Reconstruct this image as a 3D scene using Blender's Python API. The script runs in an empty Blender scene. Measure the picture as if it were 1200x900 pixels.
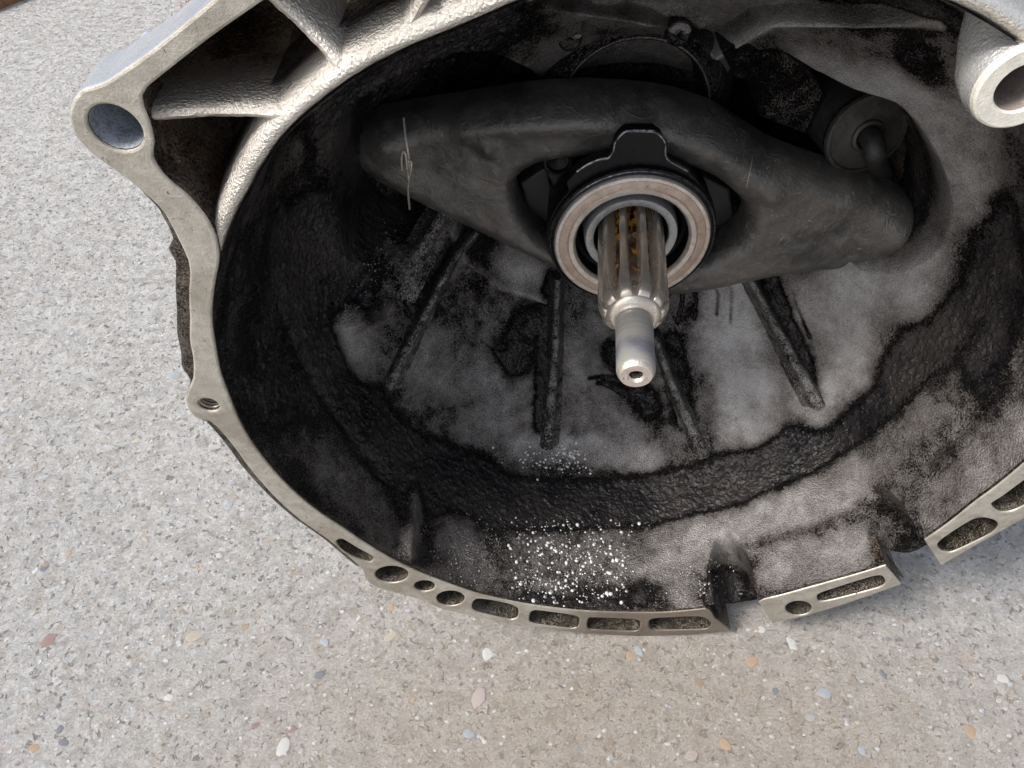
import bpy, math, random
import numpy as np
from mathutils import Vector, Matrix, noise as mnoise
from mathutils.geometry import delaunay_2d_cdt
R = math.radians
random.seed(7); rng = np.random.default_rng(7)
S = bpy.context.scene
COL = S.collection

# ------------------------------------------------------------ camera, sky, sun, exposure
LIFT = 0.1665                       # shaft axis above the concrete (m)
cam = bpy.data.objects.new('camera', bpy.data.cameras.new('camera')); COL.objects.link(cam)
cam.location = (-0.048, -0.246, 0.199 + LIFT); cam.rotation_euler = (R(40), 0, 0)
cam.data.sensor_width = 36; cam.data.lens = 27.0
cam.data.clip_start = 0.01; cam.data.clip_end = 500
S.camera = cam
SUN_EL, SUN_AZ = 50, -112            # azimuth from +Y, clockwise positive (degrees)
W = bpy.data.worlds.new('World'); S.world = W; W.use_nodes = True
nt = W.node_tree; bgn = nt.nodes['Background']
sky = nt.nodes.new('ShaderNodeTexSky'); sky.sky_type = 'NISHITA'; sky.sun_disc = False
sky.sun_elevation = R(SUN_EL); sky.sun_rotation = R(SUN_AZ)
sky.air_density = 1.0; sky.dust_density = 3.0; sky.ozone_density = 0.6
bw = nt.nodes.new('ShaderNodeRGBToBW'); nt.links.new(sky.outputs[0], bw.inputs[0])
cloud = nt.nodes.new('ShaderNodeMix'); cloud.data_type = 'RGBA'; cloud.inputs[0].default_value = .52     # thin cloud whitens the sky
wh = nt.nodes.new('ShaderNodeMix'); wh.data_type = 'RGBA'; wh.blend_type = 'MULTIPLY'; wh.inputs[0].default_value = 1
nt.links.new(bw.outputs[0], wh.inputs[6]); wh.inputs[7].default_value = (1.02, 1.0, .98, 1)
nt.links.new(sky.outputs[0], cloud.inputs[6]); nt.links.new(wh.outputs[2], cloud.inputs[7]); nt.links.new(cloud.outputs[2], bgn.inputs[0]); bgn.inputs[1].default_value = 0.12
sd = bpy.data.lights.new('sun', 'SUN'); sun = bpy.data.objects.new('sun', sd); COL.objects.link(sun)
sd.energy = 2.3; sd.angle = R(16); sd.color = (1, .965, .925)
to_sun = Vector((math.sin(R(SUN_AZ)) * math.cos(R(SUN_EL)), math.cos(R(SUN_AZ)) * math.cos(R(SUN_EL)), math.sin(R(SUN_EL))))
sun.rotation_euler = to_sun.to_track_quat('Z', 'Y').to_euler(); sun.location = (-1, -1, 2)
vs = S.view_settings
vs.view_transform = 'Standard'; vs.look = 'None'; vs.gamma = 1; vs.exposure = 1.0; vs.use_curve_mapping = False
S.cycles.max_bounces = 8; S.cycles.use_denoising = True

# ------------------------------------------------------------ gearbox frame: millimetres, x right, y up, z out of the bell mouth
FWD = np.array([0, -.766044, -.642788]); UPV = np.array([0, .642788, -.766044]); CP = np.array([-48, 199, 246.])
def ray(px, py): return FWD + (px-600)/900*np.array([1., 0, 0]) + (450-py)/900*UPV
def at(px, py, z):
    d = ray(px, py); t = (z-CP[2])/d[2]; p = CP + t*d
    return (p[0], p[1])
def ats(lst, z): return [at(a, b, z) for a, b in lst]
def M(p): return (p[0]*.001, -p[2]*.001, p[1]*.001)     # mm in the gearbox frame -> metres under the gearbox empty
def vary(a, s=1.0): return a + random.uniform(-s, s)

# ------------------------------------------------------------ objects
def tag(o, label=None, cat=None, group=None, kind=None):
    if label: o['label'] = label
    if cat: o['category'] = cat
    if group: o['group'] = group
    if kind: o['kind'] = kind
    return o
def empty(name, loc=(0, 0, 0)):
    o = bpy.data.objects.new(name, None); COL.objects.link(o); o.location = loc; o.empty_display_size = .02; return o
def mesh_obj(name, verts, faces, mats, parent=None, midx=None, smooth=True, raw=False, sharp=40):
    me = bpy.data.meshes.new(name)
    me.from_pydata([v if raw else M(v) for v in verts], [], faces)
    for m in (mats if isinstance(mats, (list, tuple)) else [mats]): me.materials.append(m)
    if midx is not None: me.polygons.foreach_set('material_index', midx)
    me.polygons.foreach_set('use_smooth', [smooth]*len(me.polygons))
    if smooth and sharp: me.set_sharp_from_angle(angle=R(sharp))
    me.update()
    o = bpy.data.objects.new(name, me); COL.objects.link(o)
    if parent: o.parent = parent
    return o
def np_mesh(name, V, Q, mat, parent=None, attr=None):
    """fast mesh from numpy arrays V (n,3) in metres and quads Q (m,4)"""
    me = bpy.data.meshes.new(name)
    me.vertices.add(len(V)); me.vertices.foreach_set('co', V.astype(np.float32).ravel())
    me.loops.add(Q.size); me.loops.foreach_set('vertex_index', Q.astype(np.int32).ravel())
    me.polygons.add(len(Q)); me.polygons.foreach_set('loop_start', np.arange(0, Q.size, Q.shape[1], dtype=np.int32))
    me.polygons.foreach_set('loop_total', np.full(len(Q), Q.shape[1], dtype=np.int32))
    me.update(calc_edges=True); me.validate()
    me.polygons.foreach_set('use_smooth', [True]*len(me.polygons))
    if attr is not None:
        for k, a in attr.items():
            at_ = me.attributes.new(k, 'FLOAT', 'POINT'); at_.data.foreach_set('value', a.astype(np.float32))
    me.materials.append(mat)
    o = bpy.data.objects.new(name, me); COL.objects.link(o)
    if parent: o.parent = parent
    return o
def to_m(P): return np.stack([P[:, 0], -P[:, 2], P[:, 1]], 1)*.001

# ------------------------------------------------------------ materials
class NB:
    def __init__(s, name):
        s.m = bpy.data.materials.new(name); s.m.use_nodes = True; s.t = s.m.node_tree
        s.b = s.t.nodes['Principled BSDF']; s.tc = s.t.nodes.new('ShaderNodeTexCoord')
        s.co = s.tc.outputs['Object']
    def set(s, sock, v):
        if isinstance(v, bpy.types.NodeSocket): s.t.links.new(v, sock)
        else: sock.default_value = v
    def noise(s, scale, detail=4, rough=.55, dist=0, co=None, off=None):
        n = s.t.nodes.new('ShaderNodeTexNoise'); n.inputs['Scale'].default_value = scale
        n.inputs['Detail'].default_value = detail; n.inputs['Roughness'].default_value = rough; n.inputs['Distortion'].default_value = dist
        s.t.links.new(co or s.co, n.inputs['Vector']); return n.outputs['Fac']
    def voro(s, scale, feat='F1', out='Distance', co=None, rnd=1):
        n = s.t.nodes.new('ShaderNodeTexVoronoi'); n.feature = feat; n.inputs['Scale'].default_value = scale
        n.inputs['Randomness'].default_value = rnd
        s.t.links.new(co or s.co, n.inputs['Vector']); return n.outputs[out]
    def mapping(s, scale=(1, 1, 1), rot=(0, 0, 0), loc=(0, 0, 0)):
        n = s.t.nodes.new('ShaderNodeMapping'); n.inputs['Scale'].default_value = scale; n.inputs['Rotation'].default_value = rot
        n.inputs['Location'].default_value = loc; s.t.links.new(s.co, n.inputs['Vector']); return n.outputs[0]
    def math(s, op, a, b=0., clamp=False):
        n = s.t.nodes.new('ShaderNodeMath'); n.operation = op; n.use_clamp = clamp; s.set(n.inputs[0], a); s.set(n.inputs[1], b); return n.outputs[0]
    def ramp(s, v, lo, hi, a=0., b=1., smooth=True):
        n = s.t.nodes.new('ShaderNodeMapRange'); n.interpolation_type = 'SMOOTHSTEP' if smooth else 'LINEAR'
        s.set(n.inputs['Value'], v); n.inputs['From Min'].default_value = lo; n.inputs['From Max'].default_value = hi
        n.inputs['To Min'].default_value = a; n.inputs['To Max'].default_value = b; return n.outputs[0]
    def mix(s, f, a, b):
        n = s.t.nodes.new('ShaderNodeMix'); n.data_type = 'RGBA'; s.set(n.inputs[0], f)
        s.set(n.inputs[6], (*a, 1) if isinstance(a, tuple) and len(a) == 3 else a); s.set(n.inputs[7], (*b, 1) if isinstance(b, tuple) and len(b) == 3 else b)
        return n.outputs[2]
    def attr(s, name):
        n = s.t.nodes.new('ShaderNodeAttribute'); n.attribute_name = name; return n.outputs['Fac']
    def bump(s, h, dist, strength=1., normal=None):
        n = s.t.nodes.new('ShaderNodeBump'); n.inputs['Strength'].default_value = strength; n.inputs['Distance'].default_value = dist
        s.set(n.inputs['Height'], h)
        if normal: s.t.links.new(normal, n.inputs['Normal'])
        return n.outputs[0]
    def done(s, color, metal, rough, normal=None, spec=None, coat=None):
        s.set(s.b.inputs['Base Color'], (*color, 1) if isinstance(color, tuple) else color)
        s.set(s.b.inputs['Metallic'], metal); s.set(s.b.inputs['Roughness'], rough)
        if normal: s.t.links.new(normal, s.b.inputs['Normal'])
        if spec is not None: s.set(s.b.inputs['Specular IOR Level'], spec)
        if coat is not None: s.set(s.b.inputs['Coat Weight'], coat); s.b.inputs['Coat Roughness'].default_value = .12
        return s.m

def cast_material(name, bare, warm, grease, g, gnoise=.55, scale=1., grainb=.0006, bare_rough=.42, attr=None, metal=.8, edge=.10):
    """cast aluminium with oily dirt; g = how dirty (0 bare .. 1 black), attr = per vertex dirt"""
    n = NB(name)
    big = n.noise(38*scale, 6, .65, .6); mid = n.noise(210*scale, 5, .7, .3); fine = n.noise(1500*scale, 4, .75)
    wv = n.voro(1300*scale, 'F1', 'Distance')
    flow = n.noise(480*scale, 4, .6, 1.6, co=n.mapping((1, 1, .35)))
    gsrc = n.attr(attr) if attr else g
    t = n.math('ADD', n.math('MULTIPLY', n.math('SUBTRACT', big, .5), gnoise*.6), n.math('MULTIPLY', n.math('SUBTRACT', mid, .5), gnoise*1.0))
    t = n.math('ADD', t, n.math('MULTIPLY', n.math('SUBTRACT', fine, .5), gnoise*1.9))
    t = n.math('ADD', t, gsrc)
    mask = n.ramp(t, .62, .86)
    # bare metal -> thin oil film -> brown dirt -> black grease
    cr = n.t.nodes.new('ShaderNodeValToRGB'); n.t.links.new(t, cr.inputs[0]); els = cr.color_ramp.elements
    midc = tuple(bare[k_]*.42*.5+warm[k_]*.42*.5 for k_ in range(3)); dk = tuple(warm[k_]*.13+grease[k_]*.6 for k_ in range(3))
    els[0].position = 0.0; els[0].color = (*[min(1, c*1.12) for c in bare], 1); els[1].position = 1.0; els[1].color = (*grease, 1)
    for pos, c in ((.22, tuple(bare[k_]*.55+warm[k_]*.28 for k_ in range(3))), (.45, midc), (.66, dk), (.84, tuple(c*1.6 for c in grease))):
        e = els.new(pos); e.color = (*c, 1)
    col = n.mix(n.ramp(big, .3, .7, 0, .25), cr.outputs[0], tuple(c*.3 for c in warm))
    h1 = n.math('ADD', n.math('MULTIPLY', fine, 1.), n.math('MULTIPLY', wv, .5))
    h1 = n.math('MULTIPLY', h1, n.ramp(mask, 0, 1, 1, .12))
    nb = n.bump(h1, grainb)
    wet = n.math('ADD', n.math('MULTIPLY', flow, 1.6), n.math('MULTIPLY', mid, .7))
    nb2 = n.bump(n.math('MULTIPLY', wet, mask), .0003, .8, nb)
    gl = n.noise(430*scale, 2, .5, .5)
    nb2 = n.bump(n.math('MULTIPLY', gl, mask), .0014, 1., nb2)
    nb3 = n.bump(mask, .0004, .6, nb2)
    rough = n.math('ADD', n.math('MULTIPLY', mask, -.29), n.ramp(mid, .3, .7, bare_rough-.08, bare_rough+.06))
    met = n.math('MULTIPLY', n.math('SUBTRACT', 1.0, mask), metal)
    rough = n.math('SUBTRACT', rough, n.ramp(t, .15, .5, 0, .06))
    return n.done(col, met, rough, nb3, spec=n.ramp(mask, 0, 1, .5, .27))

BARE = (.50, .485, .46)
m_shell = cast_material('cast_aluminium_greasy', (.50, .495, .49), (.40, .345, .31), (.0040, .0040, .0050), .5, attr='grime', gnoise=.52, grainb=.0006, metal=.72, edge=.16)
m_lip = cast_material('cast_aluminium_bright', (.70, .66, .60), (.60, .50, .40), (.022, .012, .007), .12, attr='grime', gnoise=.35, grainb=.0005, bare_rough=.34, metal=.9)
m_pocket = cast_material('cast_aluminium_brown_oily', (.58, .49, .39), (.46, .33, .23), (.06, .034, .019), .5, attr='grime', gnoise=.7, grainb=.0006, bare_rough=.4, metal=.8, edge=.3)
m_innerrib = cast_material('cast_rib_worn', (.42, .41, .40), (.33, .30, .27), (.006, .006, .006), .52, gnoise=1.1, grainb=.0005)
m_boss = cast_material('cast_boss_clean', (.66, .655, .64), (.58, .57, .55), (.04, .035, .03), .05, gnoise=.2, grainb=.00018, bare_rough=.3, metal=.6)
m_side = cast_material('cast_side_dark', (.30, .25, .20), (.2, .15, .11), (.022, .016, .012), .6, gnoise=.7, grainb=.0005, metal=.6)
m_holein = cast_material('hole_inside_oily', (.30, .27, .23), (.2, .16, .11), (.012, .008, .005), .5, gnoise=.9, grainb=.0006, bare_rough=.25, metal=.7)

def machined(name, c, c2, rough=.46, stain=.5, metal=.55, dirty=False):
    n = NB(name)
    big = n.noise(45, 6, .6, .4); mid = n.noise(260, 5, .7, .5); fine = n.noise(1500, 3, .7)
    col = n.mix(n.ramp(big, .35, .68), c, c2)
    col = n.mix(n.ramp(mid, .35, .7, 0, .5), col, tuple(x*.62 for x in c2))
    pit = n.ramp(n.noise(420, 3, .6, 1.5), .66, .72)
    col = n.mix(n.math('MULTIPLY', pit, stain), col, (.05, .035, .025))
    sc = n.ramp(n.noise(90, 2, .5, 2.5, co=n.mapping((1, 1, 9), (.3, .6, .2))), .70, .735)
    col = n.mix(n.math('MULTIPLY', sc, .55), col, (.75, .73, .7))
    if dirty:
        v_ = n.t.nodes.new('ShaderNodeVectorMath'); v_.operation = 'DISTANCE'; n.t.links.new(n.co, v_.inputs[0]); v_.inputs[1].default_value = (.022, -.1, -.160)
        dm_ = n.ramp(n.math('ADD', v_.outputs['Value'], n.math('MULTIPLY', n.math('SUBTRACT', mid, .5), .05)), .025, .060, .8, 0)
        col = n.mix(dm_, col, (.13, .10, .075))
        st = n.ramp(n.math('ADD', n.noise(28, 4, .65, .8, co=n.mapping(loc=(4, 2, 7))), n.math('MULTIPLY', fine, .12)), .60, .70, 0, .5)
        col = n.mix(st, col, (.24, .20, .16))
    nb = n.bump(n.math('ADD', fine, n.math('MULTIPLY', mid, 1.3)), .00018)
    nb = n.bump(pit, .0003, -.6, nb)
    return n.done(col, metal, n.ramp(mid, .3, .7, rough-.06, rough+.14), nb)
m_face = machined('machined_flange_face', (.52, .49, .43), (.38, .345, .29), stain=.85, dirty=True)
m_sideclean = machined('machined_edge_clean', (.56, .57, .60), (.44, .46, .50), .3, .25, .85)
m_bossface = machined('boss_end_face', (.80, .77, .68), (.70, .66, .58), .45, .15, .3)

m_bossbore = machined('boss_bore', (.34, .29, .27), (.24, .20, .18), .5, .7, .2)
m_bore = machined('bore_wall', (.46, .50, .56), (.30, .33, .37), .5, .9, .15)
m_borec = cast_material('bore_dull', (.44, .48, .54), (.33, .35, .38), (.03, .03, .035), .22, gnoise=.9, grainb=.0002, metal=.2)  # blue of the reflected sky is mixed into the bore colour
def steel(name, c, rough=.25, metal=1., c2=None, sc=300, bump=.00006, stretch=(1, 1, 1), coat=None):
    n = NB(name); a = n.noise(sc, 5, .65, .4, co=n.mapping(stretch)); b = n.noise(70, 4, .6)
    col = n.mix(n.ramp(a, .35, .68), c, c2 or tuple(x*.7 for x in c))
    col = n.mix(n.ramp(b, .5, .75, 0, .35), col, tuple(x*.45 for x in (c2 or c)))
    return n.done(col, metal, n.ramp(a, .3, .7, rough-.05, rough+.12), n.bump(a, bump), coat=coat)
m_steel = steel('shaft_steel', (.86, .79, .69), .27, .72, (.66, .58, .48), 260, .00005, (1, .2, 1))
m_black = steel('black_painted_steel', (.004, .004, .005), .3, 0., (.008, .008, .009), 500, .00008); m_black.node_tree.nodes['Principled BSDF'].inputs['Specular IOR Level'].default_value = .22
m_blackedge = steel('highlit_black_edge', (.30, .30, .31), .2, .9, (.06, .06, .06), 500, .00005)  # pale colour paints the highlights on black edges
m_sleeve = steel('grey_guide_sleeve', (.46, .47, .47), .4, .6, (.34, .345, .35), 700, .0001)
m_ringsilver = machined('race_edge_silver', (.80, .755, .70), (.66, .57, .51), .36, 1., .7)
m_ringcopper = machined('race_copper_band', (.64, .51, .43), (.50, .38, .31), .40, 1., .55)
m_wire = steel('spring_wire', (.66, .62, .55), .35, .6, (.36, .32, .27), 900)
m_cap = steel('cylinder_cap_dark', (.05, .045, .038), .4, .2, (.02, .018, .016), 200, .0002)
m_rubber = steel('dark_rubber', (.016, .0155, .015), .5, 0., (.028, .026, .024), 300, .0002)

def pilot_mat():
    n = NB('pilot_polished_steel')
    sep = n.t.nodes.new('ShaderNodeSeparateXYZ'); n.t.links.new(n.co, sep.inputs[0])
    y = sep.outputs['Y']                                     # = -z of the gearbox frame, metres
    rings = n.noise(900, 3, .6, co=n.mapping((.02, 1, .02)))
    a = n.noise(160, 4, .6)
    col = n.mix(n.ramp(rings, .35, .65), (.80, .785, .75), (.66, .64, .60))
    band = n.math('MULTIPLY', n.ramp(y, -.073, -.068), n.ramp(y, -.060, -.066))
    col = n.mix(n.math('MULTIPLY', band, n.ramp(a, .3, .6, .1, .75)), col, (.24, .25, .36))
    col = n.mix(n.ramp(n.noise(500, 3, .7, .8), .64, .72, 0, .45), col, (.16, .12, .09))
    return n.done(col, .6, n.ramp(a, .3, .7, .28, .38), n.bump(rings, .00003))
m_pilot = pilot_mat()
def groove_mat():
    n = NB('oil_stained_groove')
    a = n.noise(160, 5, .7, 1.2, co=n.mapping((1, .35, 1))); b = n.noise(420, 4, .6, .5, co=n.mapping((1, .4, 1), loc=(.1, .2, .3)))
    sep = n.t.nodes.new('ShaderNodeSeparateXYZ'); n.t.links.new(n.co, sep.inputs[0])
    deep = n.ramp(sep.outputs['Y'], -.030, -.004, 0, .085)       # more old grease near the sleeve
    col = n.mix(n.ramp(a, .35, .65), (.045, .017, .007), (.14, .06, .024))
    gold = n.ramp(n.math('ADD', b, deep), .59, .63)
    col = n.mix(gold, col, (.78, .38, .05))
    end = n.ramp(sep.outputs['Y'], -.031, -.040)
    col = n.mix(end, col, (.50, .44, .36))
    return n.done(col, n.ramp(end, 0, 1, .35, 1.), .26, n.bump(b, .0004), coat=.5)
m_groove = groove_mat()

def fork_mat():
    n = NB('fork_dark_forging')
    big = n.noise(30, 5, .6, .5); mid = n.noise(170, 5, .65, .3); fine = n.noise(900, 3, .6)
    col = n.mix(n.ramp(big, .35, .65), (.060, .058, .056), (.125, .117, .107))
    col = n.mix(n.ramp(mid, .45, .75, 0, .6), col, (.20, .18, .16))
    s1 = n.noise(55, 3, .6, 3.0, co=n.mapping((1, 1, 7), (.2, .8, .3))); s2 = n.noise(62, 3, .6, 3.4, co=n.mapping((7, 1, 1), (.1, .5, .5)))
    scr = n.math('MAXIMUM', n.ramp(s1, .665, .69), n.ramp(s2, .665, .69))
    sep = n.t.nodes.new('ShaderNodeSeparateXYZ'); n.t.links.new(n.co, sep.inputs[0])
    where = n.math('MULTIPLY', n.ramp(sep.outputs['X'], .02, .05), n.ramp(n.noise(45, 3, .5, 0, co=n.mapping(loc=(3, 1, 2))), .42, .56))
    wear = n.math('MULTIPLY', scr, n.math('ADD', n.math('MULTIPLY', where, 1.4, True), .12))
    col = n.mix(wear, col, (.34, .31, .25))
    speck = n.ramp(n.noise(1300, 2, .5), .72, .76)
    col = n.mix(n.math('MULTIPLY', speck, .4), col, (.3, .27, .22))
    nb = n.bump(n.math('ADD', fine, n.math('MULTIPLY', mid, 2.2)), .0003, .8)
    nb = n.bump(n.ramp(n.noise(55, 4, .6, 1.2), .5, .53), .0003, .35, nb)
    return n.done(col, .45, n.ramp(mid, .3, .7, .34, .5), nb, spec=.6)
m_fork = fork_mat()

def concrete_mat():
    n = NB('exposed_sand_concrete')
    big = n.noise(5, 4, .6); mid = n.noise(55, 5, .65); sand = n.noise(300, 6, .85, .15); fine = n.noise(1100, 3, .7)
    cell = n.voro(430, 'F1', 'Color'); cd = n.voro(520, 'F1', 'Distance')
    sepc = n.t.nodes.new('ShaderNodeSeparateColor'); n.t.links.new(cell, sepc.inputs[0])
    col = n.mix(n.ramp(big, .35, .65), (.60, .595, .585), (.66, .655, .645))
    col = n.mix(n.ramp(mid, .35, .7, 0, .4), col, (.54, .53, .51))
    col = n.mix(n.math('MULTIPLY', n.ramp(sepc.outputs[0], .80, .98), .55), col, (.80, .79, .77))
    col = n.mix(n.math('MULTIPLY', n.ramp(sepc.outputs[1], .90, .99), .35), col, (.42, .31, .22))
    col = n.mix(n.math('MULTIPLY', n.ramp(sepc.outputs[2], .93, .99), .40), col, (.24, .25, .27))
    c2_ = n.t.nodes.new('ShaderNodeSeparateColor'); n.t.links.new(n.voro(250, 'F1', 'Color'), c2_.inputs[0])
    col = n.mix(n.ramp(c2_.outputs[0], .55, 1, 0, .38), col, (.40, .385, .365)); col = n.mix(n.ramp(c2_.outputs[1], .6, 1, 0, .4), col, (.74, .735, .72))
    col = n.mix(n.ramp(c2_.outputs[2], .90, .96, 0, .35), col, (.52, .43, .34))
    crev = n.ramp(n.math('ABSOLUTE', n.math('SUBTRACT', n.noise(230, 6, .85, .35), .5)), .0, .035, 1, 0)
    crev = n.math('MULTIPLY', crev, n.ramp(n.noise(120, 3, .6), .45, .6))
    col = n.mix(n.math('MULTIPLY', crev, .40), col, (.24, .225, .21))  # crevice lines: pore dirt plus small shadows painted between the grains
    gr_ = n.noise(560, 4, .8, .1)
    col = n.mix(n.ramp(gr_, .52, .68, 0, .4), col, (.38, .37, .35)); col = n.mix(n.ramp(gr_, .48, .34, 0, .35), col, (.82, .81, .79))
    pits = n.ramp(n.noise(300, 3, .6, .5, co=n.mapping((1, 1, 1), (0, 0, .4), (5, 2, 1))), .585, .65)
    col = n.mix(n.math('MULTIPLY', pits, .72), col, (.17, .16, .15))
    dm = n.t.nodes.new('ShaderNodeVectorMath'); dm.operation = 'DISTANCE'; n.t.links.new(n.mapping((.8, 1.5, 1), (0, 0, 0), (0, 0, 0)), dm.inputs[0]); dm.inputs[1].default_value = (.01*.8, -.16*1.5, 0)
    warm_shade = n.math('MULTIPLY', n.ramp(n.math('ADD', dm.outputs['Value'], n.math('MULTIPLY', mid, .05)), .07, .27, 1, 0), .55)
    col = n.mix(warm_shade, col, (.42, .335, .25))  # brown patch below the rim: shade painted into the concrete colour
    nb = n.bump(n.math('SUBTRACT', n.math('SUBTRACT', n.math('MULTIPLY', sand, 2.2), n.math('MULTIPLY', pits, .9)), n.math('MULTIPLY', crev, .35)), .0022, 1.)
    nb = n.bump(n.math('ADD', fine, n.math('MULTIPLY', cd, -.9)), .0006, .8, nb)
    return n.done(col, 0., .82, nb, spec=.3)
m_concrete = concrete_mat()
def stone_mat(name, c):
    n = NB(name); a = n.noise(420, 4, .65, .3)
    return n.done(n.mix(n.ramp(a, .3, .7), c, tuple(min(1, x*.62+.03) for x in c)), 0., .62, n.bump(a, .0003))
STONES = [stone_mat('stone_'+k, c) for k, c in dict(tan=(.44, .39, .31), orange=(.40, .29, .20), bluegrey=(.34, .37, .40), slate=(.17, .18, .20),
          white=(.52, .52, .50), maroon=(.28, .19, .17), pink=(.40, .34, .32), grey=(.38, .37, .35), brown=(.32, .25, .19)).items()]
n = NB('oily_water_drop')
m_drop = n.done((.54, .54, .53), 0., .10, spec=1.)
n = NB('drop_clear'); n.b.inputs['Transmission Weight'].default_value = .0
m_drop2 = n.done((.22, .21, .20), 0.3, .08, spec=1.)

# ------------------------------------------------------------ shape helpers (mm)
def catmull(pts, per=6, closed=True):
    out = []; n = len(pts); P = [np.array(p, float) for p in pts]
    rngi = range(n) if closed else range(n-1)
    for i in rngi:
        p0 = P[(i-1) % n] if closed or i > 0 else P[0]*2-P[1]
        p1 = P[i]; p2 = P[(i+1) % n]
        p3 = P[(i+2) % n] if closed or i+2 < n else P[-1]*2-P[-2]
        L = np.linalg.norm(p2-p1); k = max(1, int(math.ceil(L/per)))
        for j in range(k):
            t = j/k
            # centripetal-ish: plain Catmull-Rom with reduced tension to avoid overshoot
            m1 = (p2-p0)*.42; m2 = (p3-p1)*.42
            l1 = np.linalg.norm(m1); l2 = np.linalg.norm(m2)
            if l1 > L: m1 = m1*L/l1
            if l2 > L: m2 = m2*L/l2
            h = (2*t**3-3*t**2+1)*p1+(t**3-2*t**2+t)*m1+(-2*t**3+3*t**2)*p2+(t**3-t**2)*m2
            out.append(h)
    if not closed: out.append(P[-1])
    return np.array(out)
def area2(P): x, y = P[:, 0], P[:, 1]; return float(np.sum(x*np.roll(y, -1)-np.roll(x, -1)*y))
def ccw(P, want=True): return P if (area2(P) > 0) == want else P[::-1].copy()
def offset(P, d):
    """offset a ccw loop outward by d (scalar or per vertex)"""
    e = np.roll(P, -1, 0)-P; e /= np.maximum(np.linalg.norm(e, axis=1, keepdims=True), 1e-9)
    nrm = np.stack([e[:, 1], -e[:, 0]], 1); a = nrm+np.roll(nrm, 1, 0)
    a /= np.maximum(np.linalg.norm(a, axis=1, keepdims=True), .35)
    return P+a*np.reshape(d, (-1, 1))
def inside(poly, X, Y):
    c = np.zeros(np.shape(X), bool); x, y = poly[:, 0], poly[:, 1]; j = len(poly)-1
    for i in range(len(poly)):
        if y[i] != y[j]:
            c ^= ((y[i] > Y) != (y[j] > Y)) & (X < (x[j]-x[i])*(Y-y[i])/(y[j]-y[i])+x[i])
        j = i
    return c
def segdist(P, A, closed=False):
    """distance from points P (n,k) to a polyline A (m,k)"""
    d = np.full(len(P), 1e9); m = len(A); A = np.asarray(A, float)
    if m == 1: return np.linalg.norm(P-A[0], axis=1)
    for i in range(m if closed else m-1):
        a = A[i]; b = A[(i+1) % m]; ab = b-a; L = max(ab@ab, 1e-9)
        t = np.clip(((P-a)@ab)/L, 0, 1); d = np.minimum(d, np.linalg.norm(P-(a+t[:, None]*ab), axis=1))
    return d
def cdt(loops, interior=()):
    vs_ = []; fs = []; 
    for lp in loops:
        k = len(vs_); vs_ += [Vector((float(p[0]), float(p[1]))) for p in lp]; fs.append(list(range(k, len(vs_))))
    es = [(f[i], f[(i+1) % len(f)]) for f in fs for i in range(len(f))]
    vs_ += [Vector((float(p[0]), float(p[1]))) for p in interior]
    v, e, f, *_ = delaunay_2d_cdt(vs_, es, [], 0, 1e-5)
    outer = np.asarray(loops[0]); holes = [np.asarray(h) for h in loops[1:]]
    V = np.array([(p[0], p[1]) for p in v]); F = [t for t in f if len(t) >= 3]
    C = np.array([V[list(t)].mean(0) for t in F]); ok = inside(outer, C[:, 0], C[:, 1])
    for h in holes: ok &= ~inside(h, C[:, 0], C[:, 1])
    F = [t for t, k in zip(F, ok) if k]
    F2 = []
    for t in F:
        q = V[list(t)]; F2.append(tuple(t) if area2(q) > 0 else tuple(reversed(t)))
    return V, F2
def solid(name, outer, holes, z1, z0, mats, parent, bev=.5, side=None, bottom=False, hole_bottom=None):
    """plate with bevelled top edge: outer ccw loop, holes, from z1 (top) to z0; side = (per-vertex widening, drop) of the cast body below the face"""
    outer = ccw(np.array(outer)); holes = [ccw(np.array(h)) for h in holes]
    V = []; F = []; mi = []
    def add(P, z):
        k = len(V); V.extend([(p[0], p[1], z) for p in P]); return k
    def band(a, b, n, m, flip=False):
        for i in range(n):
            j = (i+1) % n; q = (a+i, b+i, b+j, a+j)
            F.append(q[::-1] if flip else q); mi.append(m)
    top = offset(outer, -bev); htop = [offset(h, bev) for h in holes]
    v2, f2 = cdt([top]+htop)
    k = len(V); V.extend([(p[0], p[1], z1) for p in v2]); F.extend([tuple(k+i for i in t) for t in f2]); mi.extend([0]*len(f2))
    rings = [(top, z1), (offset(outer, -bev*.3), z1-bev*.3), (outer, z1-bev)]
    if side is not None:
        w, drop = side; rings += [(offset(outer, np.asarray(w)*.6), z1-bev-drop*.35), (offset(outer, w), z1-bev-drop)]
        low = offset(outer, w)
    else: low = outer
    rings.append((low, z0))
    pk = None
    for i, (P, z) in enumerate(rings):
        k = add(P, z)
        if pk is not None: band(pk, k, len(P), 0 if i < 3 else 1)
        pk = k
    for h in holes:
        pk = None
        for i, (P, z) in enumerate([(offset(h, bev), z1), (offset(h, bev*.3), z1-bev*.3), (h, z1-bev), (offset(h, -.3), (hole_bottom or z0))]):
            k = add(P, z)
            if pk is not None: band(pk, k, len(P), 0 if i < 3 else 2, True)
            pk = k
    if bottom:
        v2, f2 = cdt([low]); k = len(V); V.extend([(p[0], p[1], z0) for p in v2]); F.extend([tuple(reversed([k+i for i in t])) for t in f2]); mi.extend([1]*len(f2))
    return mesh_obj(name, V, F, mats, parent, mi, True, sharp=35)
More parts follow.
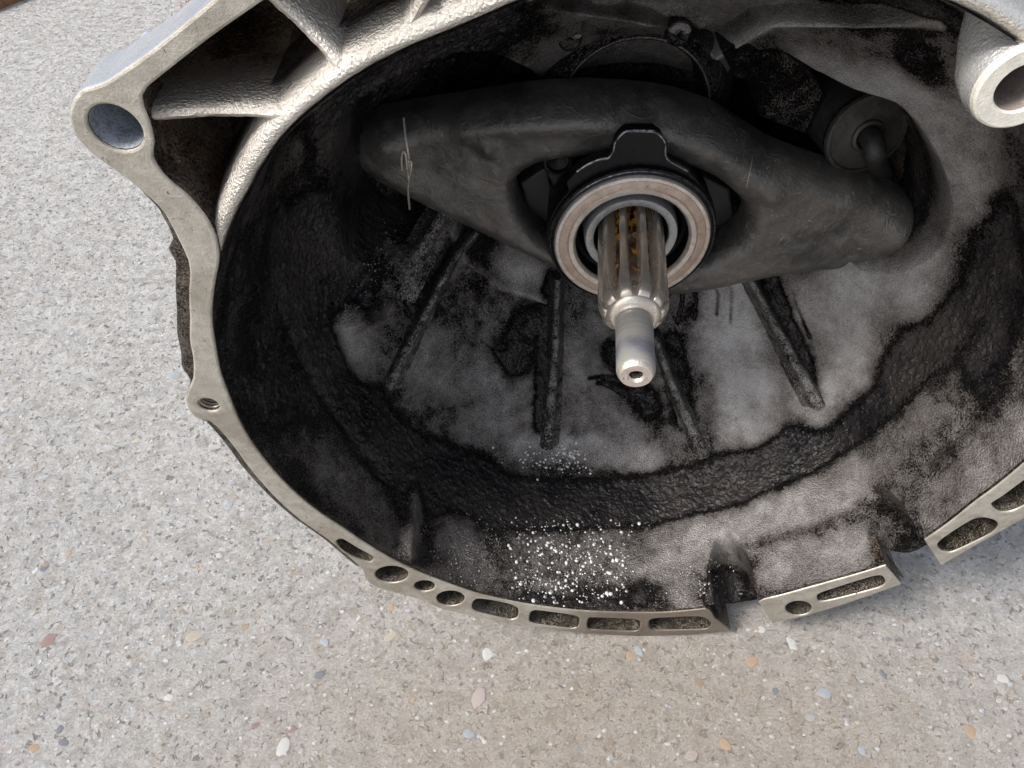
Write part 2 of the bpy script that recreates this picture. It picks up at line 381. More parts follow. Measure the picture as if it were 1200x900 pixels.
def lathe(name, prof, mats, parent, seg=96, mi=None, xf=None, wob=0):
    """turn a (radius, height) profile about the z axis of the gearbox frame"""
    V = []; F = []; m = []
    for (r, z) in prof:
        for k in range(seg):
            a = 2*math.pi*k/seg; p = Vector((r*math.cos(a), r*math.sin(a), z))
            V.append(tuple(xf @ p) if xf else tuple(p))
    for i in range(len(prof)-1):
        for k in range(seg):
            j = (k+1) % seg; F.append((i*seg+k, i*seg+j, (i+1)*seg+j, (i+1)*seg+k)); m.append(mi[min(i, len(mi)-1)] if mi else 0)
    return mesh_obj(name, V, F, mats, parent, m, True, sharp=32)
def sweep(name, path, prof, mats, parent, up=(0, 0, 1), taper=None, rough=0., closed_prof=False, caps=True, mi=0, flip=False):
    """sweep profile (u sideways, h along up) along a path"""
    path = [Vector(p) for p in path]; up = Vector(up).normalized(); V = []; F = []; n = len(prof)
    for i, p in enumerate(path):
        t = (path[min(i+1, len(path)-1)]-path[max(i-1, 0)]).normalized(); s = t.cross(up).normalized()
        k = taper(i/(len(path)-1)) if taper else (1, 1)
        for (u, h) in prof:
            q = p+s*(u*k[0])+up*(h*k[1])
            if rough:
                w = mnoise.noise(q*.23)*rough+mnoise.noise(q*.7+Vector((9, 3, 1)))*rough*.5
                q = q+s*w+up*w*.6
            V.append(tuple(q))
    for i in range(len(path)-1):
        for j in range(n if closed_prof else n-1):
            j2 = (j+1) % n; f = (i*n+j, i*n+j2, (i+1)*n+j2, (i+1)*n+j); F.append(f if not flip else f[::-1])
    if caps: F.append(tuple(range(n))); F.append(tuple(reversed([(len(path)-1)*n+j for j in range(n)])))
    return mesh_obj(name, V, F, mats, parent, None, True, sharp=60)
def tube(name, path, r, mat, parent, seg=8, taper=None):
    V = []; F = []; path = [Vector(p) for p in path]; ref = Vector((.3, .2, 1)).normalized()
    for i, p in enumerate(path):
        t = (path[min(i+1, len(path)-1)]-path[max(i-1, 0)]).normalized()
        a = t.cross(ref).normalized(); b = t.cross(a).normalized(); rr = r*(taper(i/(len(path)-1)) if taper else 1)
        for k in range(seg):
            w = 2*math.pi*k/seg; V.append(tuple(p+a*math.cos(w)*rr+b*math.sin(w)*rr))
    for i in range(len(path)-1):
        for k in range(seg):
            j = (k+1) % seg; F.append((i*seg+k, i*seg+j, (i+1)*seg+j, (i+1)*seg+k))
    F.append(tuple(reversed(range(seg)))); F.append(tuple((len(path)-1)*seg+k for k in range(seg)))
    return mesh_obj(name, V, F, mat, parent)
def circle(c, r, n=40, ry=None): return np.array([(c[0]+r*math.cos(2*math.pi*k/n), c[1]+(ry or r)*math.sin(2*math.pi*k/n)) for k in range(n)])
def smooth(t): t = np.clip(t, 0, 1); return t*t*(3-2*t)

# ------------------------------------------------------------ the ground
slab = empty('concrete_pavement'); tag(slab, kind='structure')
g = 40.
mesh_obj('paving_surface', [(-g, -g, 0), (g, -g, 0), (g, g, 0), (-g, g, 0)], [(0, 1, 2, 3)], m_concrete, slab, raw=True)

# ------------------------------------------------------------ the gearbox
gb = empty('gearbox', (0, 0, LIFT))
tag(gb, 'greasy aluminium car gearbox with open bell housing, lying on pale concrete', 'gearbox')

# inner edge of the bell mouth (machined plane z = 100), measured round the rim
RIM = [(600, 12), (560, 31), (469, 69), (416, 96), (368, 133), (333, 163), (288, 235), (265, 285), (254, 325), (250, 355), (249, 378), (254, 408), (260, 442), (268, 460), (284, 500), (312, 541),
       (332, 564), (365, 594), (404, 620), (440, 644), (480, 666), (520, 682), (560, 696), (600, 705), (670, 715), (732, 718), (780, 718), (894, 703), (960, 685), (1037, 663), (1083, 633), (1140, 590), (1200, 543)]
rp = np.array(ats(RIM, 100)); ra = np.unwrap(np.arctan2(rp[:, 1], rp[:, 0])); rr_ = np.hypot(rp[:, 0], rp[:, 1])
# from the right end of the measured arc round over the top back to its start, out of frame
extra = [(5, 128), (20, 131), (40, 132.5), (60, 134.5), (77, 139), (95, 141)]
ang = np.concatenate([np.degrees(ra) % 360, [a for a, _ in extra]]); rad = np.concatenate([rr_, [r for _, r in extra]])
o_ = np.argsort(ang); ang = ang[o_]; rad = rad[o_]
ANG = np.concatenate([ang-360, ang, ang+360]); RAD = np.concatenate([rad]*3)
_a = np.arange(-360, 720, .5); _r = np.interp(_a, ANG, RAD); _k = np.ones(9)/9
_r = np.convolve(np.pad(_r, 4, 'edge'), _k, 'valid')
def rim(deg): return np.interp(np.asarray(deg) % 360, _a, _r)

PROF = np.array([(138, 98.5), (137, 84), (135.5, 70), (134, 52), (132.5, 40), (129.5, 30), (124.5, 22.5), (118, 16), (105, 3.5), (85, -14), (65, -31), (48, -42), (32, -47), (10, -48)], float)
def prof_z(r, R0=138.):
    s = r*138./R0; return np.interp(s, PROF[::-1, 0], PROF[::-1, 1])
def surf(px, py):
    """where the line of sight through a photo point meets the undetailed bell interior"""
    d = ray(px, py); t = 120.
    while t < 700:
        p = CP+t*d; r = math.hypot(p[0], p[1]); R0 = float(rim(math.degrees(math.atan2(p[1], p[0]))))
        if p[2] < 98.5 and (r >= R0*.999 or p[2] <= prof_z(r, R0)): return p
        t += .5
    return CP+300*d
def surfs(l): return np.array([surf(a, b) for a, b in l])

# grid over the interior: angle x profile
NA, NS = 1500, 400
seglen = np.concatenate([[0], np.cumsum(np.hypot(np.diff(PROF[:, 0]), np.diff(PROF[:, 1])))])
ss = np.linspace(0, seglen[-1]-4, NS)
# rounded profile
pr = np.interp(ss, seglen, PROF[:, 0]); pz = np.interp(ss, seglen, PROF[:, 1])
kk = np.ones(13)/13
pr2 = np.convolve(np.pad(pr, 6, 'edge'), kk, 'valid'); pz2 = np.convolve(np.pad(pz, 6, 'edge'), kk, 'valid')
pr2[:7] = pr[:7]; pz2[:7] = pz[:7]
th = np.linspace(0, 360, NA, endpoint=False); TH, _ = np.meshgrid(th, ss, indexing='ij')
PR = np.tile(pr2, (NA, 1)); PZ = np.tile(pz2, (NA, 1)); R0 = rim(th)[:, None]
mixk = np.clip((PR-60)/60, 0, 1)
PR = PR*(1+(R0/138.-1)*mixk)
c_, s_ = np.cos(np.radians(TH)), np.sin(np.radians(TH))
X = PR*c_; Y = PR*s_; Z = PZ.copy()
P = np.stack([X.ravel(), Y.ravel(), Z.ravel()], 1); P0 = P.copy()
floorw = smooth((122-np.hypot(P[:, 0], P[:, 1]))/8)
def dz_poly(pts, depth, edge, inner=1.):
    poly = surfs(pts)[:, :2]; poly = catmull(poly, 4); d = segdist(P0[:, :2], poly, True)
    ins = inside(poly, P0[:, 0], P0[:, 1]); sd = np.where(ins, d, -d)
    return depth*smooth((sd+edge*.2)/edge)
def bumpline(pts, h, w):
    L = surfs(pts); return h*np.exp(-(segdist(P0, L)/w)**2)
dz = np.zeros(len(P))
POCKET_R = [(905, 60), (950, 82), (1000, 108), (1050, 124), (1080, 155), (1104, 200), (1113, 245), (1098, 290), (1058, 316), (1010, 318), (985, 290), (940, 240), (880, 190), (850, 130), (860, 80)]
POCKET_L = [(395, 150), (430, 110), (560, 60), (640, 110), (600, 240), (520, 262), (470, 300), (410, 300), (396, 240)]
dz -= dz_poly(POCKET_R, 46, 4)
dz -= dz_poly(POCKET_L, 32, 9)
def pin(pts):
    poly = catmull(surfs(pts)[:, :2], 4); d = segdist(P0[:, :2], poly, True); return np.where(inside(poly, P0[:, 0], P0[:, 1]), d, -d)
pocket_in = np.where(P0[:, 2] < 24, np.maximum(pin(POCKET_R), pin(POCKET_L)), -9)
dz += dz_poly([(470, -40), (640, 5), (760, 22), (825, 58), (838, 62), (902, 24), (1100, 22), (1120, -20), (900, -60), (600, -80)], -9, 3)
dz += bumpline([(838, 66), (902, 28), (1000, 27), (1112, 28)], 3.5, 1.7)
dz += bumpline([(700, 10), (760, 22), (800, 26), (824, 40)], 4, 3)
dz += bumpline([(534, 272), (550, 305), (590, 335), (640, 350)], 4.0, 2.0)
dz += bumpline([(440, 358), (402, 392)], 5, 4)
dz -= bumpline([(455, 300), (420, 345), (398, 375)], 6, 3)
dz += bumpline([(500, 260), (470, 330), (440, 365)], 4, 4)
dz -= bumpline([(700, 380), (720, 450), (760, 470)], 5, 7)
dz += bumpline([(680, 400), (690, 480), (660, 530)], 3, 4)
dz -= bumpline([(800, 500), (790, 520)], 3, 4)
dz += bumpline([(950, 90), (905, 150)], 3, 2.5)
for _ in range(70):
    a = random.uniform(0, 2*math.pi); q = random.uniform(40, 118); w = random.uniform(3, 10)
    dz += random.uniform(-1, 1)*.7*np.exp(-(((P0[:, 0]-q*math.cos(a))**2+(P0[:, 1]-q*math.sin(a))**2)/w**2))
P[:, 2] += dz*floorw
# wall: the two scooped notches at the bottom, and the buttress left of the middle
wallw = smooth((P0[:, 2]-25)/18)
dr = np.zeros(len(P)); deg = np.degrees(np.arctan2(P0[:, 1], P0[:, 0])) % 360
def ang_of(px, py): q = at(px, py, 100); return math.degrees(math.atan2(q[1], q[0])) % 360
N1 = (ang_of(852, 738), ang_of(893, 712)); N2 = (ang_of(1050, 675), ang_of(1092, 645))
def notch(lo, hi, z0, depth):
    c = (lo+hi)/2; h = (hi-lo)/2; u = (deg-c)/h
    # arch-shaped hollow: starts lower on the sides, deeper in the middle
    zc = z0+14*np.clip(np.abs(u), 0, 1.4)**2
    return depth*smooth((1.12-np.abs(u))/.22)*smooth((P0[:, 2]-zc)/22.)
dr += notch(N1[0]-.3, N1[1], 62, 26); dr += notch(N2[0]-.2, N2[1], 66, 24)
but = surfs([(482, 560), (480, 600), (476, 650)]); dr -= 3.2*np.exp(-(segdist(P0, but)/4.5)**2)
cre = surfs([(850, 640), (930, 622), (1000, 592), (1080, 545), (1150, 485), (1190, 430)]); dr += .7*np.exp(-(segdist(P0, cre)/2.6)**2)
cre2 = surfs([(330, 260), (325, 330), (345, 400), (390, 480), (450, 560)]); dr += 1.6*np.exp(-(segdist(P0, cre2)/3.2)**2)
rad0 = np.hypot(P0[:, 0], P0[:, 1]); k = 1+dr*wallw/np.maximum(rad0, 1); P[:, 0] *= k; P[:, 1] *= k

# dirt on the interior, plus painted rib shade and edge highlights: stains laid on the surface, 0 bare metal .. 1 black grease
lowr = rad0
gr = np.full(len(P), .52); wt = np.full(len(P), .35)
gr = gr*wt
def stain(pts, val, sig, wgt=1.):
    global gr, wt
    L = surfs(pts); w = wgt*np.exp(-(segdist(P0, L)/sig)**2); gr += w*val; wt += w
BLACK, SIL = 1.0, .10
stain([(330, 300), (320, 380), (340, 450)], .84, 16, 1.2)
stain([(275, 330), (265, 400), (290, 480)], .80, 9, 1.0)
stain([(360, 260), (355, 360), (400, 450), (440, 520), (520, 575), (620, 592), (720, 590), (830, 572), (930, 530), (1020, 470), (1100, 385), (1150, 290)], BLACK, 8, 3.2)
stain([(420, 470), (470, 530), (560, 560)], BLACK, 8, 2)
stain([(860, 560), (940, 525)], BLACK, 8, 2)
stain([(1170, 250), (1180, 350), (1150, 430)], .9, 7, 1.6)
stain([(450, 130), (520, 60), (560, 40)], BLACK, 14, 2)
stain([(400, 120), (420, 200), (400, 280), (410, 340)], BLACK, 9, 2)
stain([(412, 385), (418, 430)], .16, 7, 2.2)
stain([(500, 420), (560, 450), (600, 480), (560, 490)], .30, 9, 2)
stain([(500, 330), (540, 380)], .62, 8, 1)
stain([(600, 310), (625, 325)], .12, 5, 2.4)
stain([(575, 280), (560, 300)], .75, 4, 1.4)
stain([(620, 380), (600, 420)], .85, 7, 1.5)
stain([(645, 330), (635, 500)], .97, 3.5, 1.6)  # dark strip along the rib: its shaded side painted in
stain([(610, 520), (700, 525), (760, 535)], .18, 5, 1.8)
stain([(680, 400), (690, 470), (740, 505)], .33, 6, 1.6)
stain([(720, 420), (760, 480)], .95, 5, 1.6)
stain([(790, 400), (800, 490)], .92, 4, 1.6)
stain([(850, 340), (860, 420), (880, 470), (880, 500)], .02, 9, 3)
stain([(820, 330), (810, 370)], .7, 4, 1.2)
stain([(895, 320), (930, 400), (955, 460)], .98, 3.4, 2.5)  # black strip right of the rib: its shaded side painted in
stain([(990, 340), (1050, 340), (1090, 330)], .05, 9, 3)
stain([(960, 360), (1000, 400), (1010, 440), (960, 480)], .08, 9, 2.6)
for l_ in ([(798, 332), (800, 350), (794, 378)], [(812, 330), (816, 352), (814, 372)], [(832, 322), (842, 345), (840, 368)], [(846, 320), (858, 340), (856, 378)], [(790, 340), (775, 352)],
           [(905, 300), (925, 330), (930, 352), (948, 395)], [(700, 450), (735, 468), (765, 476)], [(690, 440), (725, 455)], [(560, 395), (590, 420)], [(470, 330), (480, 370)], [(620, 290), (600, 300)]):
    stain(l_, 1.05, .75, 2.6)
stain([(1030, 370), (1040, 390)], .42, 5, 1.6)
stain([(1130, 150), (1140, 210), (1125, 290), (1080, 360)], .22, 7, 2.2)
stain([(960, 90), (1010, 100), (1060, 120), (1090, 150)], .08, 8, 3)
stain([(1075, 70), (1085, 90)], .85, 5, 1.5)
stain([(870, 120), (930, 110)], .45, 6, 1.2)
stain([(1000, 15), (1100, 15)], .97, 6, 2)
stain([(820, 68), (838, 66), (902, 28), (1100, 28)], .06, 1.6, 5)  # bright line paints the edge highlight along the step
stain([(700, 8), (760, 12), (850, 8), (900, 4)], .36, 6, 1.5)
stain([(600, 60), (620, 90), (660, 50)], .48, 8, 1.5)
stain([(534, 272), (550, 305), (590, 335), (640, 350)], .12, 1.6, 3)
# lower wall
stain([(350, 520), (400, 560), (450, 620)], .40, 8, 1.8)
stain([(290, 500), (350, 590), (430, 645)], .62, 6, 1.3)
stain([(485, 550), (480, 640)], .28, 4, 2)
stain([(470, 590), (475, 610)], .85, 4, 1.)
stain([(540, 620), (560, 660)], .34, 9, 1.4)
stain([(500, 665), (600, 700)], .60, 5, 1.)
stain([(620, 650), (720, 650)], .42, 10, 1.6)
stain([(620, 702), (730, 710)], .85, 2.5, 1.2)
stain([(770, 670), (810, 690)], .36, 8, 1.4)
stain([(790, 640), (860, 620), (950, 590), (1000, 560)], .24, 8, 2.2)
stain([(1040, 520), (1100, 470)], .40, 6, 1.6)
stain([(850, 640), (930, 625), (1010, 597), (1080, 550)], .52, 2.5, 1.6)
stain([(920, 660), (1000, 640)], .28, 7, 2.)
stain([(1100, 600), (1160, 550), (1200, 510)], .30, 7, 2.2)
stain([(848, 660), (838, 700), (860, 690)], .93, 4, 2.6)
stain([(1030, 640), (1040, 620)], .80, 3, 1.8)
stain([(760, 690), (745, 700)], .85, 4, 1.2)
gr = gr/wt; gr = gr+.02+.05*smooth((-P0[:, 0]+10)/60)+.08*smooth((P0[:, 2]-25)/15)
lf = np.array([mnoise.noise(Vector(p)*.06)*.16+mnoise.noise(Vector(p)*.16)*.10 for p in P0[::1].tolist()])
gr = gr+lf*np.clip(1.25-gr, .3, 1)
gr = np.maximum(gr, 1.15*smooth((pocket_in+1)/3))  # both fork pockets set to black inside their outlines
tar = smooth((gr-.70)/.22)*smooth((np.hypot(P0[:, 0], P0[:, 1])-55)/10)
sel = np.nonzero(tar > .02)[0]; hgt = np.zeros(len(P))
hgt[sel] = [max(0., mnoise.noise(Vector(P0[i_])*.42)*.9+mnoise.noise(Vector(P0[i_])*.95+Vector((7, 1, 4)))*.6)+.3*mnoise.noise(Vector(P0[i_])*.12) for i_ in sel]
rad_ = np.maximum(np.hypot(P[:, 0], P[:, 1]), 1)[:, None]; flat = smooth((60-P0[:, 2])/50)[:, None]
nd = np.concatenate([-P[:, :2]/rad_*(1-.45*flat), .85*flat], 1); nd /= np.linalg.norm(nd, axis=1, keepdims=True)
P += nd*(hgt*tar*1.25)[:, None]
idx = (np.arange(NA)[:, None]*NS+np.arange(NS-1)[None, :]); nxt = ((np.arange(NA)+1) % NA)[:, None]*NS+np.arange(NS-1)[None, :]
Q = np.stack([idx, nxt, nxt+1, idx+1], -1).reshape(-1, 4)[:, ::-1]
# the notches are open to the outside: leave the skin out where it would run past the outer wall
qr = np.hypot(P[:, 0], P[:, 1])[Q].mean(1); qz = P[:, 2][Q].mean(1); qd = deg[Q[:, 0]]
inn = ((qd > N1[0]-.3) & (qd < N1[1])) | ((qd > N2[0]-.2) & (qd < N2[1]))
cut = (inn & (qz > 88.5))
Q = Q[~cut]
housing = np_mesh('bell_housing', to_m(P), Q, m_shell, gb, {'grime': gr})

# outside of the bell and the gear casing behind it
def outer_skin():
    V = []; F = []; prof = [(8, 90), (7, 60), (6, 30), (0, 6), (-16, -18), (-30, -45), (-34, -60)]
    prof2 = [(86, 58, -62), (88, 60, -150), (80, 55, -230), (70, 48, -300), (66, 44, -330), (20, 16, -338)]
    n = 120
    for d, z in prof:
        for k in range(n):
            a = 360*k/n; r = float(rim(a))+d; w = mnoise.noise(Vector((math.cos(R(a))*3, math.sin(R(a))*3, z*.03)))*1.2
            dn = min(abs(((a-sum(N1)/2+180) % 360)-180), abs(((a-sum(N2)/2+180) % 360)-180))
            zz = min(z, 50) if dn < 8.5 else z
            yy = (r+w)*math.sin(R(a)); V.append(((r+w)*math.cos(R(a)), max(yy, -163), zz))
    for rx, ry, z in prof2:
        for k in range(n):
            a = 360*k/n; V.append((rx*math.cos(R(a))*1.05, ry*math.sin(R(a))*1.1-20, z))
    m = len(prof)+len(prof2)
    for i in range(m-1):
        for k in range(n): j = (k+1) % n; F.append((i*n+k, (i+1)*n+k, (i+1)*n+j, i*n+j))
    F.append(tuple((m-1)*n+k for k in range(n)))
    return mesh_obj('casing', V, F, m_side, gb)
outer_skin()

# ---- mounting flange, machined face at z = 100
A_out = [(856, 739), (800, 744), (745, 745.5), (682, 742), (620, 735), (580, 728), (548, 721), (518, 714), (504, 708), (476, 698), (454, 693), (436, 686), (427, 677), (424, 667),
         (390, 637), (351, 609), (323, 584), (296, 554), (273, 523), (257, 504), (245, 494), (233, 492), (222, 483), (217.5, 470), (221, 456), (226, 444), (226, 422), (222, 400), (222, 375), (221, 347), (222, 325), (220, 306),
         (207, 278), (192, 250), (177, 234), (143, 206), (110, 183), (90, 163), (81.5, 142), (82, 127), (93, 108), (123, 97), (173, 63), (217, 28), (250, 0)]
A_in = [(310, 0), (243, 47), (172, 103), (166, 113), (168, 126), (175, 143), (180.5, 167), (179, 185), (193, 207), (220, 230), (240, 253), (253, 277), (257, 300)]
A_rim = RIM[8:26]+[(780, 717), (827, 714), (838, 725)]
far_out = [(-80, 155), (-40, 175), (10, 182), (60, 176), (105, 150), (140, 105), (156, 50), (155, 10), (148, -35)]
far_in = [(136, 0), (145, 20), (143, 50), (128, 98), (97, 139), (57, 164), (10, 170), (-37, 163), (-72, 146)]
A_poly = ats(A_out, 100)+far_out[:3]+far_in[-3:]+ats(A_in+A_rim, 100)
A_poly = catmull(A_poly[:len(A_out)], 3, False).tolist()+far_out[:3]+far_in[-3:]+catmull(ats(A_in+A_rim, 100), 3, False).tolist()
def dense(Pl, st=2.5):
    Pl = np.array(Pl); out = []
    for i in range(len(Pl)):
        a, b = Pl[i], Pl[(i+1) % len(Pl)]; k_ = max(1, int(np.linalg.norm(b-a)/st)); out += [a+(b-a)*t/k_ for t in range(k_)]
    return np.array(out)
def push_out(Pl, m=2.2):
    Pl = np.array(ccw(np.array(Pl))); q = np.hypot(Pl[:, 0], Pl[:, 1]); a = np.degrees(np.arctan2(Pl[:, 1], Pl[:, 0])); lim = rim(a)+m
    return Pl*np.where(q < lim, lim/q, 1)[:, None]
A_poly = push_out(dense(A_poly), .15)
wd = []
c1 = np.array(ats([(220, 306), (222, 375), (225, 438)], 100)); c2 = np.array(ats([(246, 498), (273, 523), (323, 584), (390, 637), (420, 662)], 100)); c3 = np.array(ats([(207, 278), (192, 250)], 100))
PA = ccw(A_poly)
for p in PA:
    q = np.array([p]); w = max(3.6*smooth((6-segdist(q, c1)[0])/5), 3.4*smooth((6-segdist(q, c2)[0])/5))+1.8*smooth((11-segdist(q, c3)[0])/8)
    rr0 = math.hypot(*p)-float(rim(math.degrees(math.atan2(p[1], p[0])))); wd.append(w if rr0 > 3 else -.2)
wd = np.array(wd)+0.2
def pxloop(l, per=1.5): return catmull(ats(l, 100), per)
def pxcircle(cx, cy, rpx, ry=None):
    if ry is None: c = at(cx, cy, 100); e = at(cx+rpx, cy, 100); return circle(c, abs(e[0]-c[0]), 40)
    return np.array([at(cx+rpx*math.cos(2*math.pi*k/40), cy-ry*math.sin(2*math.pi*k/40), 100) for k in range(40)])
ear = pxcircle(135, 150.5, 30.5); thr = pxcircle(244.5, 475, 12)
hA = [pxloop([(394, 635), (401, 632), (418, 642), (437, 653), (434, 659), (418, 655), (401, 645)]), pxcircle(459, 673.5, 19.5, 10), pxcircle(497.5, 687, 12, 6.5), pxcircle(528, 701.5, 16.5, 9),
      pxloop([(560, 702), (596, 708), (607, 714), (606, 724), (598, 726.5), (560, 718), (553, 712)]),
      pxloop([(622, 718), (628, 715.5), (670, 721), (679, 725), (677, 735), (670, 737), (635, 733), (621, 729)]),
      pxloop([(689, 727), (692, 724), (742, 726), (750, 729), (749, 738), (742, 740.5), (692, 738), (688, 734)]),
      pxloop([(761, 728), (767, 725), (820, 723), (833, 730), (831, 736), (824, 738), (767, 739), (761, 735)])]
FM = [m_face, m_side, m_holein]
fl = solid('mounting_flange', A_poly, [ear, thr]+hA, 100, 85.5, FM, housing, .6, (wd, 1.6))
# the part of the side that faces up-left is clean metal
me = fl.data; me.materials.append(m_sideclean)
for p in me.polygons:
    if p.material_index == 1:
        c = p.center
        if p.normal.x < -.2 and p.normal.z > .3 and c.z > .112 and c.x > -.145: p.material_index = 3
solid('flange_backing', push_out(offset(PA, -.35)), [ear, thr], 87.5, 85, [m_holein, m_side, m_holein], housing, .2)
B_poly = ats([(889, 706), (905, 731), (945, 722), (985, 710), (1057, 685), (1038, 663), (1000, 674), (963, 685), (925, 695), (895, 701.5)], 100)
hB = [pxcircle(936, 713, 15.5, 8.5), pxloop([(958, 698), (966, 693.5), (1020, 676.5), (1033, 675), (1038, 683), (1030, 689), (975, 703.5), (960, 705)])]
Bp = push_out(dense(catmull(B_poly, 60)), .15)
solid('mounting_flange', Bp, hB, 100, 86, FM, housing, .6)
solid('flange_backing', push_out(offset(Bp, -.35)), [], 88, 84, [m_holein, m_side], housing, .2)
C_poly = np.array(ats([(1083, 633), (1103, 663), (1150, 636), (1200, 608)], 100)+far_out[::-1][:-3]+far_in[:-3][::-1][:0]+[(40, 166), (57, 160), (97, 135), (128, 95), (141, 50), (141, 10), (130, -5)]+ats([(1200, 543), (1140, 590)], 100))
C_poly = push_out(dense(C_poly), .15)
hC = [pxloop([(1099, 638), (1110, 628), (1143, 608), (1163, 609), (1170, 616), (1161, 626), (1117, 647), (1104, 646)]),
      pxloop([(1162, 591), (1175, 582), (1215, 554), (1230, 560), (1225, 578), (1190, 598), (1172, 600)])]
solid('mounting_flange', C_poly, hC, 100, 86, FM, housing, .6)
solid('flange_backing', push_out(offset(ccw(C_poly), -.35)), [], 88, 84, [m_holein, m_side], housing, .2)

# threaded hole: helix of thread ridges in the bore, and screw-plugged blind bores
def thread(loop, z1, z0, pitch, mat):
    c = loop.mean(0); path = []; turns = (z1-z0)/pitch; L = len(loop)
    for i in range(int(turns*L)+1):
        p = c+(loop[i % L]-c)*1.02; path.append((p[0], p[1], z1-pitch*i/L))
    return tube('thread', path, pitch*.33, mat, housing, 6)
thread(thr, 99, 84, 1.15, m_steel); 
mesh_obj('thread_bottom', [(p[0], p[1], 85.) for p in offset(ccw(thr), .3)], [tuple(range(len(thr)))], m_holein, housing)
lathe('countersink', [(r_, z_) for r_, z_ in ((4.1, 100.03), (4.9, 100.12), (5.6, 100.02))], m_face, housing, 40, xf=Matrix.Translation((*thr.mean(0), 0)))
thread(hA[1], 98, 94, 1.6, m_holein)
ec = ear.mean(0); er = np.hypot(*(ear[0]-ec))
lathe('dowel_bore', [(er-.1, 99.2), (er-.4, 84), (er-.4, 66)], m_borec, housing, 48, xf=Matrix.Translation((ec[0], ec[1], 0)))

# ---- raised lip round the upper half of the mouth, ribs and deep pockets behind it
def lip_path(a0, a1, z=98.9, out=2.6, n=110):
    P_ = []
    for i in range(n+1):
        a = a0+(a1-a0)*i/n; r = float(rim(a))+out; k = 1-.0*math.sin(i*.3)
        P_.append((r*math.cos(R(a)), r*math.sin(R(a)), z))
    return P_
aL = ang_of(262, 292)
LIPP = [(-2.9, -42), (-2.75, -6), (-2.5, -2.2), (-1.7, -.5), (-.3, .15), (1.2, -.6), (2.3, -2.8), (3.1, -9), (4.2, -20), (6, -32), (9, -43)]
LIPP = [(-u, h) for u, h in LIPP]
def dirt_down(o, top=96.5, lo=.02, hi=.50, dep=26.):
    a = o.data.attributes.new('grime', 'FLOAT', 'POINT')
    def f(co):
        w = mnoise.noise(Vector(co)*38)*.35+mnoise.noise(Vector(co)*110)*.2
        return lo+(hi-lo)*float(smooth((top-4+co.y*1000)/dep))+w
    a.data.foreach_set('value', [f(v.co) for v in o.data.vertices]); return o
dirt_down(sweep('bell_lip', lip_path(aL+3, 48), LIPP, m_lip, housing, rough=.2, caps=False, flip=False))
RIB = [(-9, -47), (-5, -38), (-3.0, -24), (-2.1, -10), (-1.6, -2.4), (-1.0, -.5), (0, .1), (1.0, -.5), (1.6, -2.4), (2.1, -10), (3.0, -24), (5, -38), (9, -47)]
def line3(a, b, za, zb, n=26): 
    return [(a[0]+(b[0]-a[0])*t/n, a[1]+(b[1]-a[1])*t/n, za+(zb-za)*t/n-1.2*math.sin(math.pi*t/n)) for t in range(n+1)]
def rib_web(p, q, k=1.): return dirt_down(sweep('web_rib', line3(at(*p, 97), at(*q, 97), 98.6, 98.7), [(u*k, h) for u, h in RIB], m_lip, housing, rough=.22, caps=False))
rib_web((170, 133), (348, 131)); rib_web((318, -8), (402, 78)); rib_web((500, -10), (470, 48), .9)
for a in (100, 78, 60):
    r = float(rim(a)); dirt_down(sweep('web_rib', line3(((r+2)*math.cos(R(a)), (r+2)*math.sin(R(a))), ((r+32)*math.cos(R(a-2)), (r+32)*math.sin(R(a-2))), 96.5, 96.5), RIB, m_lip, housing, rough=.22, caps=False))
# inner wall of the pockets: grid sheet from the lip out to the flange strip
strip_in = np.array(catmull(ats(A_in, 100), 3, False)); 
pk_poly = []
for i in range(0, 61): a = aL+(48-aL)*i/60; r = float(rim(a))+1.0; pk_poly.append((r*math.cos(R(a)), r*math.sin(R(a))))
outer_edge = [(50, 168), (10, 176), (-38, 169), (-74, 152)]+[tuple(p) for p in offset(ccw(A_poly), -.1)[0:0]]
sin_ = [tuple(np.array(p)*1.02) for p in ats(A_in[:-1], 100)]
pk = np.array(pk_poly+outer_edge+sin_)
gx = np.arange(pk[:, 0].min(), pk[:, 0].max(), .8); gy = np.arange(pk[:, 1].min(), pk[:, 1].max(), .8)
GX, GY = np.meshgrid(gx, gy, indexing='ij'); ok = inside(pk, GX, GY); G = np.stack([GX.ravel(), GY.ravel()], 1)
ribl = [np.array([at(176, 133, 97), at(372, 131, 97)]), np.array([at(318, -8, 97), at(414, 84, 97)]), np.array([at(500, -10, 97), at(462, 62, 97)])]
dB = segdist(G, pk, True); dR = np.min([segdist(G, l) for l in ribl], axis=0); dd = np.minimum(dB, np.maximum(dR-1.5, 0))
gz = 52+30*np.exp(-(dd/5.5)**1.3)+1.2*np.sin(G[:, 0]*.21+1)*np.cos(G[:, 1]*.17)
gg = .34-.34*np.exp(-(np.maximum(dR, 0)/6.)**2)*0.6
for (px, py, v, s) in ((250, 60, .25, 9), (330, 90, .40, 9), (300, 115, .30, 8), (400, 30, .35, 9), (450, 40, .2, 7), (395, 5, .6, 6), (200, 165, .35, 5), (250, 170, 1.0, 12), (290, 160, .95, 8), (210, 110, .85, 7), (290, 40, .85, 8), (365, 95, .2, 6)):
    c = np.array(at(px, py, 66)); w = np.exp(-(np.linalg.norm(G-c, axis=1)/s)**2); gg = gg*(1-w)+v*w
ny = len(gy); I = np.arange(len(gx)-1)[:, None]*ny+np.arange(ny-1)[None, :]
qq = np.stack([I, I+ny, I+ny+1, I+1], -1).reshape(-1, 4); okf = ok.ravel()[qq].any(1); qq = qq[okf]
used, inv = np.unique(qq, return_inverse=True); qq = inv.reshape(-1, 4)
PP = np.stack([G[used, 0], G[used, 1], gz[used]], 1)
